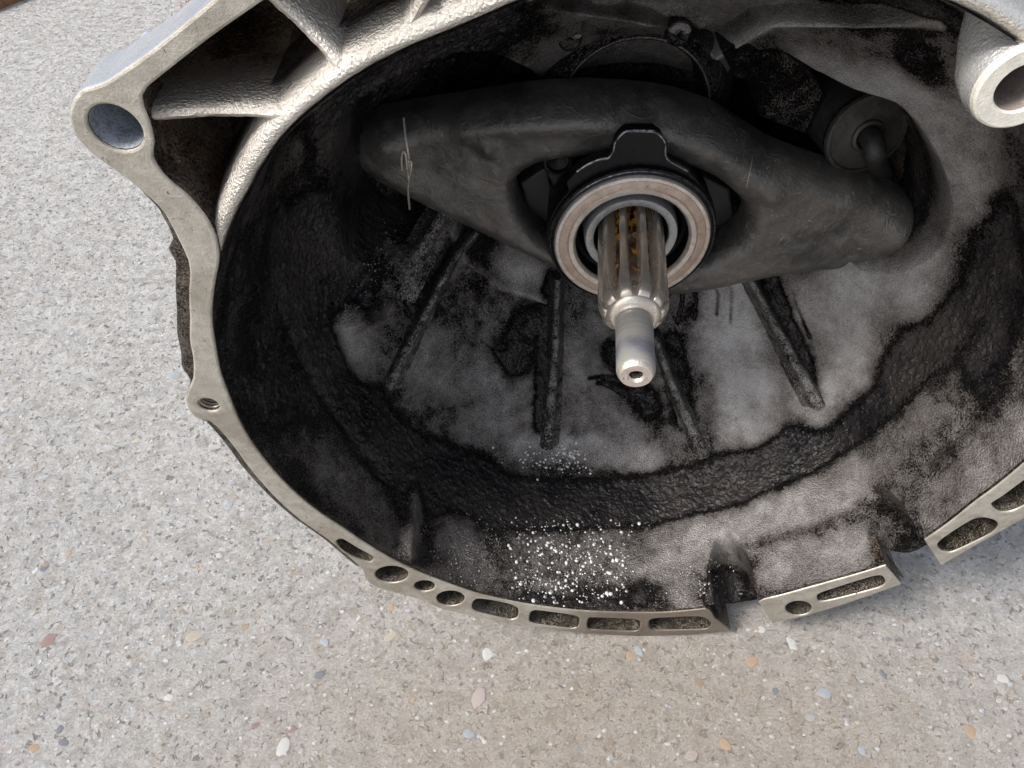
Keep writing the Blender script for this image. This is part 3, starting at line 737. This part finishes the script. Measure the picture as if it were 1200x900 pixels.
np_mesh('pocket_floor', to_m(PP), qq, m_pocket, housing, {'grime': gg[used]})
# pocket wall under the flange strip
wall = catmull(ats(A_in, 100), 2, False)
V = []; F = []
lev = [(0, 99), (.4, 92), (1.2, 80), (3, 68), (7, 58), (12, 53)]
cen = np.array([-60, 95])
for i, p in enumerate(wall):
    a_ = wall[max(i-1, 0)]; b_ = wall[min(i+1, len(wall)-1)]; t = (b_-a_)/np.linalg.norm(b_-a_); nn = np.array([-t[1], t[0]])
    for u, z in lev:
        q = p+nn*u; lim = float(rim(math.degrees(math.atan2(q[1], q[0]))))+1.2; q = q*max(1, lim/np.linalg.norm(q)); V.append((q[0], q[1], z))
L_ = len(lev)
for i in range(len(wall)-1):
    for j in range(L_-1): F.append((i*L_+j, i*L_+j+1, (i+1)*L_+j+1, (i+1)*L_+j))
pw = mesh_obj('pocket_wall', V, F, m_pocket, housing, sharp=None)
a_ = pw.data.attributes.new('grime', 'FLOAT', 'POINT'); a_.data.foreach_set('value', [.62+.25*mnoise.noise(Vector(v)*.05) for v in V])

# ---- clean boss with a bored end on the rim, upper right
bc = at(1199, 104, 100)
bb = lathe('bolt_boss', [(14, 50), (13.5, 60), (12.9, 68), (12.2, 76), (11.2, 84), (10.4, 90), (9.8, 95), (9.4, 98.6)], m_boss, housing, 64, xf=Matrix.Translation((bc[0], bc[1], 0)))
bdir = Vector((bc[0], 0, bc[1])).normalized()
for v in bb.data.vertices: v.co += bdir*.024*float(smooth((95+v.co.y*1000)/34))
lathe('boss_face', [(9.4, 98.6), (9.1, 99.6), (8.6, 100), (5.6, 100), (5.2, 99.4), (5.0, 80)], [m_bossface, m_bossbore], housing, 64, mi=[0, 0, 0, 0, 1], xf=Matrix.Translation((bc[0], bc[1], 0)))
mesh_obj('boss_bottom', [(p[0], p[1], 82) for p in circle(bc, 5.4, 32)], [tuple(range(32))], m_bossbore, housing)
sweep('bell_lip', lip_path(80, 2, 98.9, 3.0, 90), [(u*1.15, h) for u, h in LIPP], m_boss, housing, rough=.25, caps=False)

# ---- ribs on the floor of the bell
FIN = [(-3.6, -4), (-2.3, .3), (-1.7, 2.6), (-1.35, 6.0), (-1.0, 7.4), (-.4, 8.1), (.4, 8.1), (1.0, 7.4), (1.35, 6.0), (1.7, 2.6), (2.3, .3), (3.6, -4)]
def fin(pts, h=1., w=1.):
    q = surfs(pts); path = catmull(q, 2.0, False); path = [p for p in path]
    return sweep('rib', path, FIN, m_innerrib, housing, up=(0, .25, 1), rough=.45, taper=lambda t: (w*(1.25+.5*t), h*(1-.6*smooth(t)**1.5)), caps=True)
fin([(560, 262), (530, 300), (490, 380), (455, 452)], 1.2, .9)
fin([(652, 318), (650, 400), (641, 522)], 1.1, 1.1)
fin([(765, 385), (790, 455), (824, 532)], 1.0, 1.1)
fin([(868, 306), (905, 375), (958, 472)], 1.3, 1.1)
fin([(520, 245), (490, 300), (465, 345)], .6, 1.4)

# ---- round boss of a second bearing above the shaft
b2 = at(742, 127, -30); T2 = Matrix.Translation((b2[0], b2[1], 0))
o = lathe('bearing_boss', [(44, -56), (40, -40), (37, -33), (33, -29.5), (29.8, -28.2), (29, -27.9), (28.2, -28.3), (27.5, -30), (26.5, -35), (25, -38), (10, -40), (.1, -40)],
      m_shell, housing, 96, xf=T2)
def setattr_all(o, v):
    a = o.data.attributes.new('grime', 'FLOAT', 'POINT')
    a.data.foreach_set('value', [v(Vector((p.co.x, p.co.z, -p.co.y))*1000) for p in o.data.vertices])
setattr_all(o, lambda p: .40 if abs(math.hypot(p.x-b2[0], p.y-b2[1])-28.9) < .5 else .86)  # paler ring on the crest paints the boss highlight
for px, py in ((668, 50), (797, 44)):
    c = at(px, py, -22)
    o = lathe('boss_lug', [(6.2, -44), (4.8, -26), (4.2, -24), (3.2, -23.2), (.1, -23)], m_shell, housing, 32, xf=Matrix.Translation((c[0], c[1], 0)))
    setattr_all(o, lambda p: .25 if p.z > -25 and p.y > c[1]+1 else .95)  # pale upper crescent paints a highlight, the rest stays black
# triangular web plates beside the slave cylinder
def plate(pts, z1, z0, dirt, bev=.8):
    o = solid('web_plate', catmull(ats(pts, z1), 40), [], z1, z0, [m_shell, m_shell], housing, bev); setattr_all(o, lambda p: dirt)
plate([(905, 52), (948, 84), (965, 110), (944, 157), (890, 136), (902, 98)], -24, -60, .68)
plate([(845, 60), (897, 34), (905, 52), (898, 100), (862, 92)], -20, -60, .8)

# ------------------------------------------------------------ release fork
fork = empty('release_fork'); fork.parent = gb; fork['label'] = 'dark forged release fork spanning the bell'
def zf(px): return -27+12*(px-410)/670
F_out = [(409, 152), (420, 134), (450, 124), (500, 118), (560, 108), (620, 99), (690, 95), (770, 101), (830, 118), (870, 142), (905, 162), (960, 182), (1020, 200), (1062, 222), (1081, 246),
         (1075, 272), (1045, 290), (1000, 295), (940, 300), (880, 311), (830, 322), (760, 330), (690, 318), (640, 296), (600, 279), (545, 252), (490, 226), (440, 200), (413, 175)]
F_hole = [(604, 214), (612, 196), (640, 183), (700, 176), (770, 178), (830, 197), (866, 226), (872, 252), (855, 275), (815, 296), (740, 306), (660, 285), (618, 252)]
fo = ccw(catmull([at(a, b, zf(a)) for a, b in F_out], 3)); fh = ccw(catmull([at(a, b, zf(a)+6) for a, b in F_hole], 3))
gx = np.arange(fo[:, 0].min(), fo[:, 0].max(), 1.35); gy = np.arange(fo[:, 1].min(), fo[:, 1].max(), 1.35)
gp = np.stack(np.meshgrid(gx, gy, indexing='ij'), -1).reshape(-1, 2); gp += rng.uniform(-.25, .25, gp.shape)
k = inside(fo, gp[:, 0], gp[:, 1]) & ~inside(fh, gp[:, 0], gp[:, 1])
gp = gp[k]; gp = gp[(segdist(gp, fo, True) > .9) & (segdist(gp, fh, True) > .9)]
near = []
for d_ in (.25, .6): near += list(offset(fo, -d_)); near += list(offset(fh, d_))
vv, ff = cdt([fo, fh], list(gp)+near)
do = segdist(vv, fo, True); dh = segdist(vv, fh, True)
def pil(d, w): q = 1-np.clip(d/w, 0, 1); return np.sqrt(np.maximum(1-q*q, 0))
zz = -27+12*(vv[:, 0]+95)/180+2+12.5*np.minimum(pil(do, 9.5), .35+.65*pil(dh, 7))
def fbump(px, py, h, s, zp=-12):
    c = np.array(at(px, py, zp)); return h*np.exp(-(np.linalg.norm(vv-c, axis=1)/s)**2)
zz += fbump(571, 170, 2.6, 3.6)+fbump(452, 168, 4, 9)-fbump(505, 195, 2, 10)+fbump(1040, 255, 4, 10)+fbump(900, 200, 1.2, 12)
crest = np.array([at(*p, -10) for p in ((545, 152), (610, 145), (700, 140), (780, 150), (850, 175), (900, 215))]); zz += 2.4*np.exp(-(segdist(vv, crest)/5)**2)
zz += np.array([mnoise.noise(Vector((p[0]*.11, p[1]*.11, 2)))*.45+mnoise.noise(Vector((p[0]*.35, p[1]*.35, 5)))*.25 for p in vv])
zz = np.where((do < .02) | (dh < .02), zz-.6, zz)
V = [(p[0], p[1], z) for p, z in zip(vv, zz)]; F = list(ff)
def skirt(loop, flip, zlow):
    ids = [int(np.argmin(np.linalg.norm(vv-p, axis=1))) for p in loop]; n = len(ids); k0 = len(V)
    for i in ids: V.append((V[i][0], V[i][1], V[i][2]-zlow))
    for i in range(n):
        j = (i+1) % n; f = (ids[i], k0+i, k0+j, ids[j]); F.append(f[::-1] if flip else f)
skirt(fo, False, 4); skirt(fh, True, 9)
mesh_obj('fork_arm', V, F, m_fork, fork, sharp=50)
# wire spring clip on the left arm
w1 = [(*at(x, y, z), z) for x, y, z in ((473, 138, 2), (475, 160, 6), (478, 178, 8), (480, 200, 8), (478, 222, 6), (480, 245, 3))]
w2 = [(*at(x, y, z), z) for x, y, z in ((480, 206, 8.4), (481.5, 198, 8.8), (482, 190, 8.8), (479, 187, 8.4))]
w3 = [(*at(x, y, z), z) for x, y, z in ((471, 200, 7.6), (470.5, 186, 8.2), (472.5, 177, 8.6), (475.5, 182, 8.6), (477, 196, 8.4), (479, 212, 7.6))]
tube('spring_clip', catmull(w1, 1, False), .42, m_wire, fork, 8); tube('spring_clip', catmull(w2, .6, False), .38, m_wire, fork, 8); tube('spring_clip', catmull(w3, .6, False), .38, m_wire, fork, 8)

# ------------------------------------------------------------ release bearing
brg = empty('release_bearing'); brg.parent = gb; brg['label'] = 'release bearing with worn copper-coloured thrust face'
lathe('bearing_shell', [(30, -26), (32.6, -24), (33.4, -12), (33.3, -4), (33.5, 1.2), (33.2, 3.2), (32.4, 4.2), (31.6, 4.5), (31.2, 4.2)], [m_black, m_blackedge], brg, 128, mi=[0, 0, 0, 0, 0, 1, 0, 0])
lathe('thrust_ring', [(31.3, 3.8), (31.0, 4.8), (30.5, 5.3), (29.3, 5.45), (28.9, 5.25), (28.6, 5.4), (26.0, 5.45), (25.7, 5.2), (25.3, 5.5), (23.6, 5.3), (22.9, 4.7), (22.5, 3.6), (22.4, -6)],
      [m_ringsilver, m_ringcopper, m_black], brg, 160, mi=[0, 0, 0, 1, 1, 1, 1, 1, 0, 0, 0, 2])
lathe('inner_seal', [(22.4, -3), (21, -4), (20.6, -7), (19.8, -12), (18.6, -14)], m_black, brg, 96)
# carrier plate with the retaining tab
ring = [(34.3*math.cos(R(a)), 34.3*math.sin(R(a))) for a in range(150, 390, 6)]
tabpx = [(824, 222), (816, 210), (806, 200), (793, 193), (784, 188), (780, 182), (779.5, 168), (775, 160), (766, 154), (734, 154), (726, 160), (720.5, 168), (719, 176), (713, 185), (702, 187), (688, 193), (676, 201), (664, 214)]
tab = ats(tabpx, 1.2); cp = np.array([p for p in ring if True]+[t for t in tab])
ang_ = [math.degrees(math.atan2(p[1], p[0])) % 360 for p in tab]
ringp = [(33.9*math.cos(R(a)), 33.9*math.sin(R(a))) for a in np.arange(ang_[-1]+4, ang_[0]+356, 5)]
solid('retaining_tab', np.array(tab+ringp), [circle((0, 0), 31, 80)], 1.2, -4, [m_black, m_black, m_black], brg, .5)
tube('tab_edge_highlight', catmull([(*p, 1.1) for p in tab[2:-1]], .8, False), .65, m_blackedge, brg, 8)  # thin pale tube paints the shine along the tab edge
# dark guide blocks inside the fork window
for pts, z in (([(640, 186), (676, 182), (676, 205), (650, 222), (641, 205)], -16), ([(610, 215), (640, 196), (652, 240), (640, 262), (618, 245)], -24), ([(822, 205), (855, 222), (862, 262), (838, 280)], -22)):
    solid('carrier_lug', catmull(ats(pts, z), 30), [], z, z-20, [m_rubber, m_rubber], brg, 1.2)
c = at(654, 190, -14); lathe('carrier_pin', [(6.6, -30), (6.4, -14.5), (5.6, -13.4), (4.6, -13.4), (4.2, -15), (.1, -16)], m_black, brg, 32, xf=Matrix.Translation((c[0], c[1], 0)))

# ------------------------------------------------------------ guide sleeve and input shaft
lathe('guide_sleeve', [(19.4, -45), (18.9, -4), (18.7, 1), (18.2, 1.9), (16.4, 2.1), (15.2, 1.6), (14.9, .6), (14.7, -40)], [m_sleeve, m_black], gb, 96, mi=[0]*6+[1])
shaft = empty('input_shaft'); shaft.parent = gb; shaft.rotation_euler = (0, 0, R(-4.3)); shaft['label'] = 'splined steel input shaft with oil-browned grooves'
lathe('shaft_core', [(8.9, -40), (8.9, 31), (9.2, 36), (9.8, 39.5), (10.7, 42), (10.9, 43.2), (10.8, 44), (10.5, 45.2), (9.9, 46.5), (8.9, 47.7), (7.9, 48.2), (7.2, 48.4)], [m_groove, m_steel], shaft, 120, mi=[0, 0, 0, 0, 1, 1, 1, 1, 1, 1])
lathe('pilot_tip', [(7.9, 48.1), (7.0, 48.5), (6.55, 49.0), (6.5, 50.2), (6.7, 50.8), (6.75, 51.2), (6.75, 72.6), (6.68, 73.5), (6.5, 74.2), (5.7, 75.8), (5.4, 76.0), (3.0, 76.0), (2.3, 75.0), (1.4, 73.8), (1.3, 71), (.05, 70)], [m_pilot, m_ringsilver, m_holein], shaft, 96, mi=[1, 1, 1, 0, 0, 0, 0, 0, 1, 1, 1, 1, 2, 2, 2])
def tooth_mesh():
    V = []; F = []
    zs = [-40, 10, 31, 36.5, 40, 42, 43.6, 45.0, 46.3]
    top = [13.15, 13.15, 13.15, 13.15, 13.05, 12.85, 12.35, 11.6, 10.5]
    wid = [1, 1, 1.05, 1.3, 1.6, 1.85, 2.03, 2.08, 2.08]
    for z, t, w in zip(zs, top, wid):
        b = min(8.8, t-1.5)
        for da, r in ((-8.4, b), (-6.6, b+(t-b)*.5), (-5.7, t-.35), (-4.9, t), (-2.2, t+.03), (2.2, t+.03), (4.9, t), (5.7, t-.35), (6.6, b+(t-b)*.5), (8.4, b)):
            a = R(90+da*w); V.append((r*math.cos(a), r*math.sin(a), z))
    n = 10
    for i in range(len(zs)-1):
        for j in range(n-1): F.append((i*n+j, (i+1)*n+j, (i+1)*n+j+1, i*n+j+1))
    F.append(tuple((len(zs)-1)*n+j for j in range(n))[::-1])
    return V, F
V, F = tooth_mesh(); F = [f[::-1] for f in F]
t0 = mesh_obj('spline_tooth', V, F, m_steel, shaft, sharp=70)
for i in range(10):
    o = t0 if i == 0 else t0.copy()
    if i: COL.objects.link(o); o.parent = shaft
    o.rotation_euler = (0, R(36*i+18-4), 0)

# ------------------------------------------------------------ slave cylinder
sl = empty('slave_cylinder'); sl.parent = gb; sl['label'] = 'dark slave cylinder with rubber cap and push rod'
c0 = Vector((*at(1016, 158, -14), -14)); c1_ = Vector((*at(968, 112, -50), -50)); ax = (c0-c1_).normalized()
T3 = Matrix.Translation(c0) @ ax.to_track_quat('Z', 'Y').to_matrix().to_4x4()
lathe('cylinder_body', [(15, -60), (15, -8), (14.6, -6.5), (14.9, -4), (15.6, -3.2), (16.1, -1), (15.6, .2)], [m_rubber, m_blackedge], sl, 72, mi=[0, 0, 0, 0, 1, 0], xf=T3)
lathe('end_cap', [(15.6, .2), (14.4, .4), (14, -.4), (11.5, -.2), (6.6, .6), (6.2, 1.6), (5.2, 2.1), (4.3, 1.2), (4.2, -2)], m_cap, sl, 72, xf=T3)
rod = [c0+ax*(-3), c0+ax*4, c0+ax*8+Vector((.6, -3, 0)), Vector((*at(1026, 186, -12), -12)), Vector((*at(1034, 205, -20), -20))]
tube('push_rod', catmull([tuple(p) for p in rod], 1.5, False), 4.0, m_rubber, sl, 20)
tag(sl)

# ------------------------------------------------------------ drops of water on the oily wall and floor
V = []; F = []; FM_ = []
dome = [(1, 0), (.92, .22), (.72, .46), (.38, .62)]
from mathutils.bvhtree import BVHTree
bvh = BVHTree.FromPolygons([tuple(p) for p in P.tolist()], Q.tolist())
def hit(px, py):
    d = Vector(ray(px, py)); q = bvh.ray_cast(Vector(CP), d.normalized()); return q[0], q[1]
def drop(px, py, r, m):
    p, nr = hit(px, py)
    if p is None: return
    if nr.dot(Vector(CP)-p) < 0: nr = -nr
    q = nr.to_track_quat('Z', 'Y'); k = len(V); n = 10; rx = r*random.uniform(.8, 1.15); ry = r*random.uniform(.8, 1.15)
    for a, h in dome:
        for i in range(n): w = 2*math.pi*i/n; V.append(tuple(p+q @ Vector((a*rx*math.cos(w), a*ry*math.sin(w), h*r))))
    V.append(tuple(p+q @ Vector((0, 0, .68*r))))
    for j in range(3):
        for i in range(n): i2 = (i+1) % n; F.append((k+j*n+i, k+j*n+i2, k+(j+1)*n+i2, k+(j+1)*n+i)); FM_.append(m)
    for i in range(n): F.append((k+3*n+i, k+3*n+(i+1) % n, k+4*n)); FM_.append(m)
for _ in range(520):
    x = random.triangular(592, 742, 670); x = random.gauss(670, 34) if random.random() < .3 else random.uniform(602, 736)+random.gauss(0, 5); y = random.uniform(612, 704)+random.gauss(0, 5)
    drop(x, y+(x-600)*.01, random.choice([.2, .25, .3, .35, .4, .5, .65, .9]), 0 if random.random() < .6 else 1)
for _ in range(260): drop(random.gauss(560, 25), random.gauss(645, 22), random.uniform(.18, .4), 1)
for _ in range(170): drop(random.gauss(655, 24), random.gauss(536, 9), random.uniform(.25, .75), 0 if random.random() < .6 else 1)
for _ in range(70): drop(random.gauss(815, 25), random.gauss(680, 14), random.uniform(.25, .55), 1)
for _ in range(60):
    t = random.random(); drop(405+60*t+random.gauss(0, 6), 370-110*t+random.gauss(0, 7), random.uniform(.2, .45), 1)
o = mesh_obj('water_drops', V, F, [m_drop, m_drop2], gb, FM_); tag(o, kind='stuff')
# wet beads inside the flange bores
V = []; F = []; FM_ = []
def bead(x, y, z, r):
    k = len(V); n = 8
    for a, h in dome:
        for i in range(n): w = 2*math.pi*i/n; V.append((x+a*r*math.cos(w), y+a*r*math.sin(w)*.9, z+h*r))
    V.append((x, y, z+.7*r))
    for j in range(3):
        for i in range(n): i2 = (i+1) % n; F.append((k+j*n+i, k+j*n+i2, k+(j+1)*n+i2, k+(j+1)*n+i)); FM_.append(1)
    for i in range(n): F.append((k+3*n+i, k+3*n+(i+1) % n, k+4*n)); FM_.append(1)
for h, cnt in ((hA[1], 34), (hA[2], 18), (hA[3], 26), (hA[4], 26), (hB[0], 40), (hB[1], 24)):
    lo, hi = h.min(0), h.max(0); c = h.mean(0)
    for _ in range(cnt):
        a = random.uniform(0, 2*math.pi); q = random.random()**.5*.9
        bead(c[0]+q*(hi[0]-lo[0])/2*math.cos(a), c[1]+q*(hi[1]-lo[1])/2*math.sin(a), 86.05 if h is not hB[1] else 88.05, random.uniform(.3, .9))
o = mesh_obj('bore_drops', V, F, [m_drop, m_drop2], gb, FM_); tag(o, kind='stuff')

# ------------------------------------------------------------ stones in the concrete
def stone_mesh(seed, mat, seg=9):
    rd = random.Random(seed); V = []; F = []; rs = [rd.uniform(.72, 1.12) for _ in range(seg)]
    for q, h in ((1.05, -.12), (.98, .10), (.72, .24)):
        for k in range(seg): a = 2*math.pi*k/seg; V.append((q*rs[k]*math.cos(a), q*rs[k]*math.sin(a)*.78, h+rd.uniform(-.02, .02)))
    for j in range(2):
        for k in range(seg): k2 = (k+1) % seg; F.append((j*seg+k, j*seg+k2, (j+1)*seg+k2, (j+1)*seg+k))
    F.append(tuple(2*seg+k for k in range(seg)))
    me = bpy.data.meshes.new('pebble'); me.from_pydata(V, [], F); me.materials.append(mat)
    me.polygons.foreach_set('use_smooth', [True]*len(me.polygons)); return me
pebs = [stone_mesh(s*10+i, m) for i, m in enumerate(STONES) for s in range(3)]
wts = [5, 4, 4, 3, 6, 3, 5, 6, 3]
def ground_pt(px, py):
    d = ray(px, py); t = (-166.5-CP[1])/d[1]; p = CP+t*d; return p[0]*.001, -p[2]*.001
def put_peb(x, y, r, mi_=None):
    i = mi_ if mi_ is not None else random.choices(range(9), wts)[0]
    o = bpy.data.objects.new('pebble', pebs[i*3+random.randrange(3)]); COL.objects.link(o); o.parent = slab
    o.location = (x, y, .0001); o.rotation_euler = (random.uniform(-.1, .1), random.uniform(-.1, .1), random.uniform(0, 6.28)); o.scale = (r, r*random.uniform(.7, 1), r*.22)
known = [(228, 745, 11, 0), (58, 750, 10, 5), (75, 870, 7, 3), (333, 875, 13, 4), (560, 818, 13, 6), (572, 766, 9, 4), (880, 775, 9, 1), (928, 754, 9, 4), (820, 800, 8, 8), (810, 885, 10, 6), (380, 753, 7, 2), (300, 850, 5, 5),
         (270, 590, 6, 2), (205, 440, 7, 2), (965, 812, 9, 2), (1035, 790, 6, 3), (748, 762, 7, 2), (738, 768, 6, 1), (850, 872, 8, 1), (1175, 795, 8, 4), (170, 632, 5, 0), (110, 620, 4, 3), (52, 665, 6, 3), (70, 855, 6, 3), (458, 712, 5, 1), (908, 810, 5, 3), (945, 905, 10, 7), (550, 860, 8, 2), (980, 655, 5, 6), (1010, 880, 7, 2)]
for px, py, rp_, mi_ in known:
    x, y = ground_pt(px, py); x2, _ = ground_pt(px+rp_, py); put_peb(x, y, abs(x2-x), mi_)
for _ in range(70):
    px = random.uniform(-60, 1260); py = random.uniform(150, 940); x, y = ground_pt(px, py); put_peb(x, y, random.choice([.0016, .002, .0024, .003, .0036]))
# fine aggregate, too many to count
base = [(math.cos(2*math.pi*k/6), math.sin(2*math.pi*k/6)) for k in range(6)]
N = 9000; V = np.zeros((N, 13, 3)); xs = rng.uniform(-.62, .50, N); ys = rng.uniform(-.22, .45, N); rs = rng.uniform(.0006, .0017, N)
rot = rng.uniform(0, 6.28, N); hh = rng.uniform(.06, .2, N)
for k in range(6):
    a = rot+2*math.pi*k/6; q = rs*rng.uniform(.7, 1.15, N)
    V[:, k] = np.stack([xs+q*np.cos(a), ys+q*np.sin(a)*.8, np.full(N, -.0001)], 1)
    V[:, 6+k] = np.stack([xs+q*.7*np.cos(a), ys+q*.7*np.sin(a)*.8, rs*hh], 1)
V[:, 12] = np.stack([xs, ys, rs*hh*1.15], 1)
me = bpy.data.meshes.new('aggregate'); fl_ = []
fl_ = [(13*i+a, 13*i+b, 13*i+c) for i in range(N) for k in range(6) for a, b, c in ((k, (k+1) % 6, 6+(k+1) % 6), (k, 6+(k+1) % 6, 6+k), (6+k, 6+(k+1) % 6, 12))]
me.from_pydata(V.reshape(-1, 3).tolist(), [], fl_)
for i_, c_m in enumerate(((.38, .375, .365), (.34, .33, .32), (.42, .415, .405), (.28, .275, .27), (.36, .31, .26), (.30, .32, .35), (.18, .178, .178))): me.materials.append(stone_mat('grit_%s' % 'abcdefg'[i_], c_m))
me.polygons.foreach_set('material_index', np.repeat(rng.choice(7, N, p=[.26, .20, .20, .14, .09, .05, .06]), 18))
o = bpy.data.objects.new('fine_aggregate', me); COL.objects.link(o); o.parent = slab; tag(o, kind='stuff')

# ------------------------------------------------------------ brown board at the far corner of the slab
x, y = ground_pt(0, 11); x2, y2 = ground_pt(28, 0)
n = NB('weathered_brown_wood'); gw = n.noise(60, 5, .6, .5, co=n.mapping((1, 12, 1), (0, 0, .5)))
m_wood = n.done(n.mix(n.ramp(gw, .3, .7), (.30, .15, .06), (.14, .07, .035)), 0., .7, n.bump(gw, .0008))
d = Vector((x2-x, y2-y, 0)).normalized(); nn = Vector((-d.y, d.x, 0)); c = Vector((x, y, 0)); V = []
cs = [c-d*.5, c+d*.12, c+d*.12+nn*.09, c-d*.5+nn*.09]
for z, i_ in ((.0, 0), (.018, 0), (.020, .002)):
    for j, p in enumerate(cs):
        cc = sum(cs, Vector())/4; q = p+(cc-p).normalized()*i_; V.append((q.x, q.y, z))
F = [(j, (j+1) % 4, 4+(j+1) % 4, 4+j) for j in range(4)]+[(4+j, 4+(j+1) % 4, 8+(j+1) % 4, 8+j) for j in range(4)]+[(8, 9, 10, 11)]
bd = mesh_obj('wooden_board', V, F, m_wood, raw=True, smooth=False); tag(bd, 'brown wooden board lying at the upper left corner of the concrete', 'board')
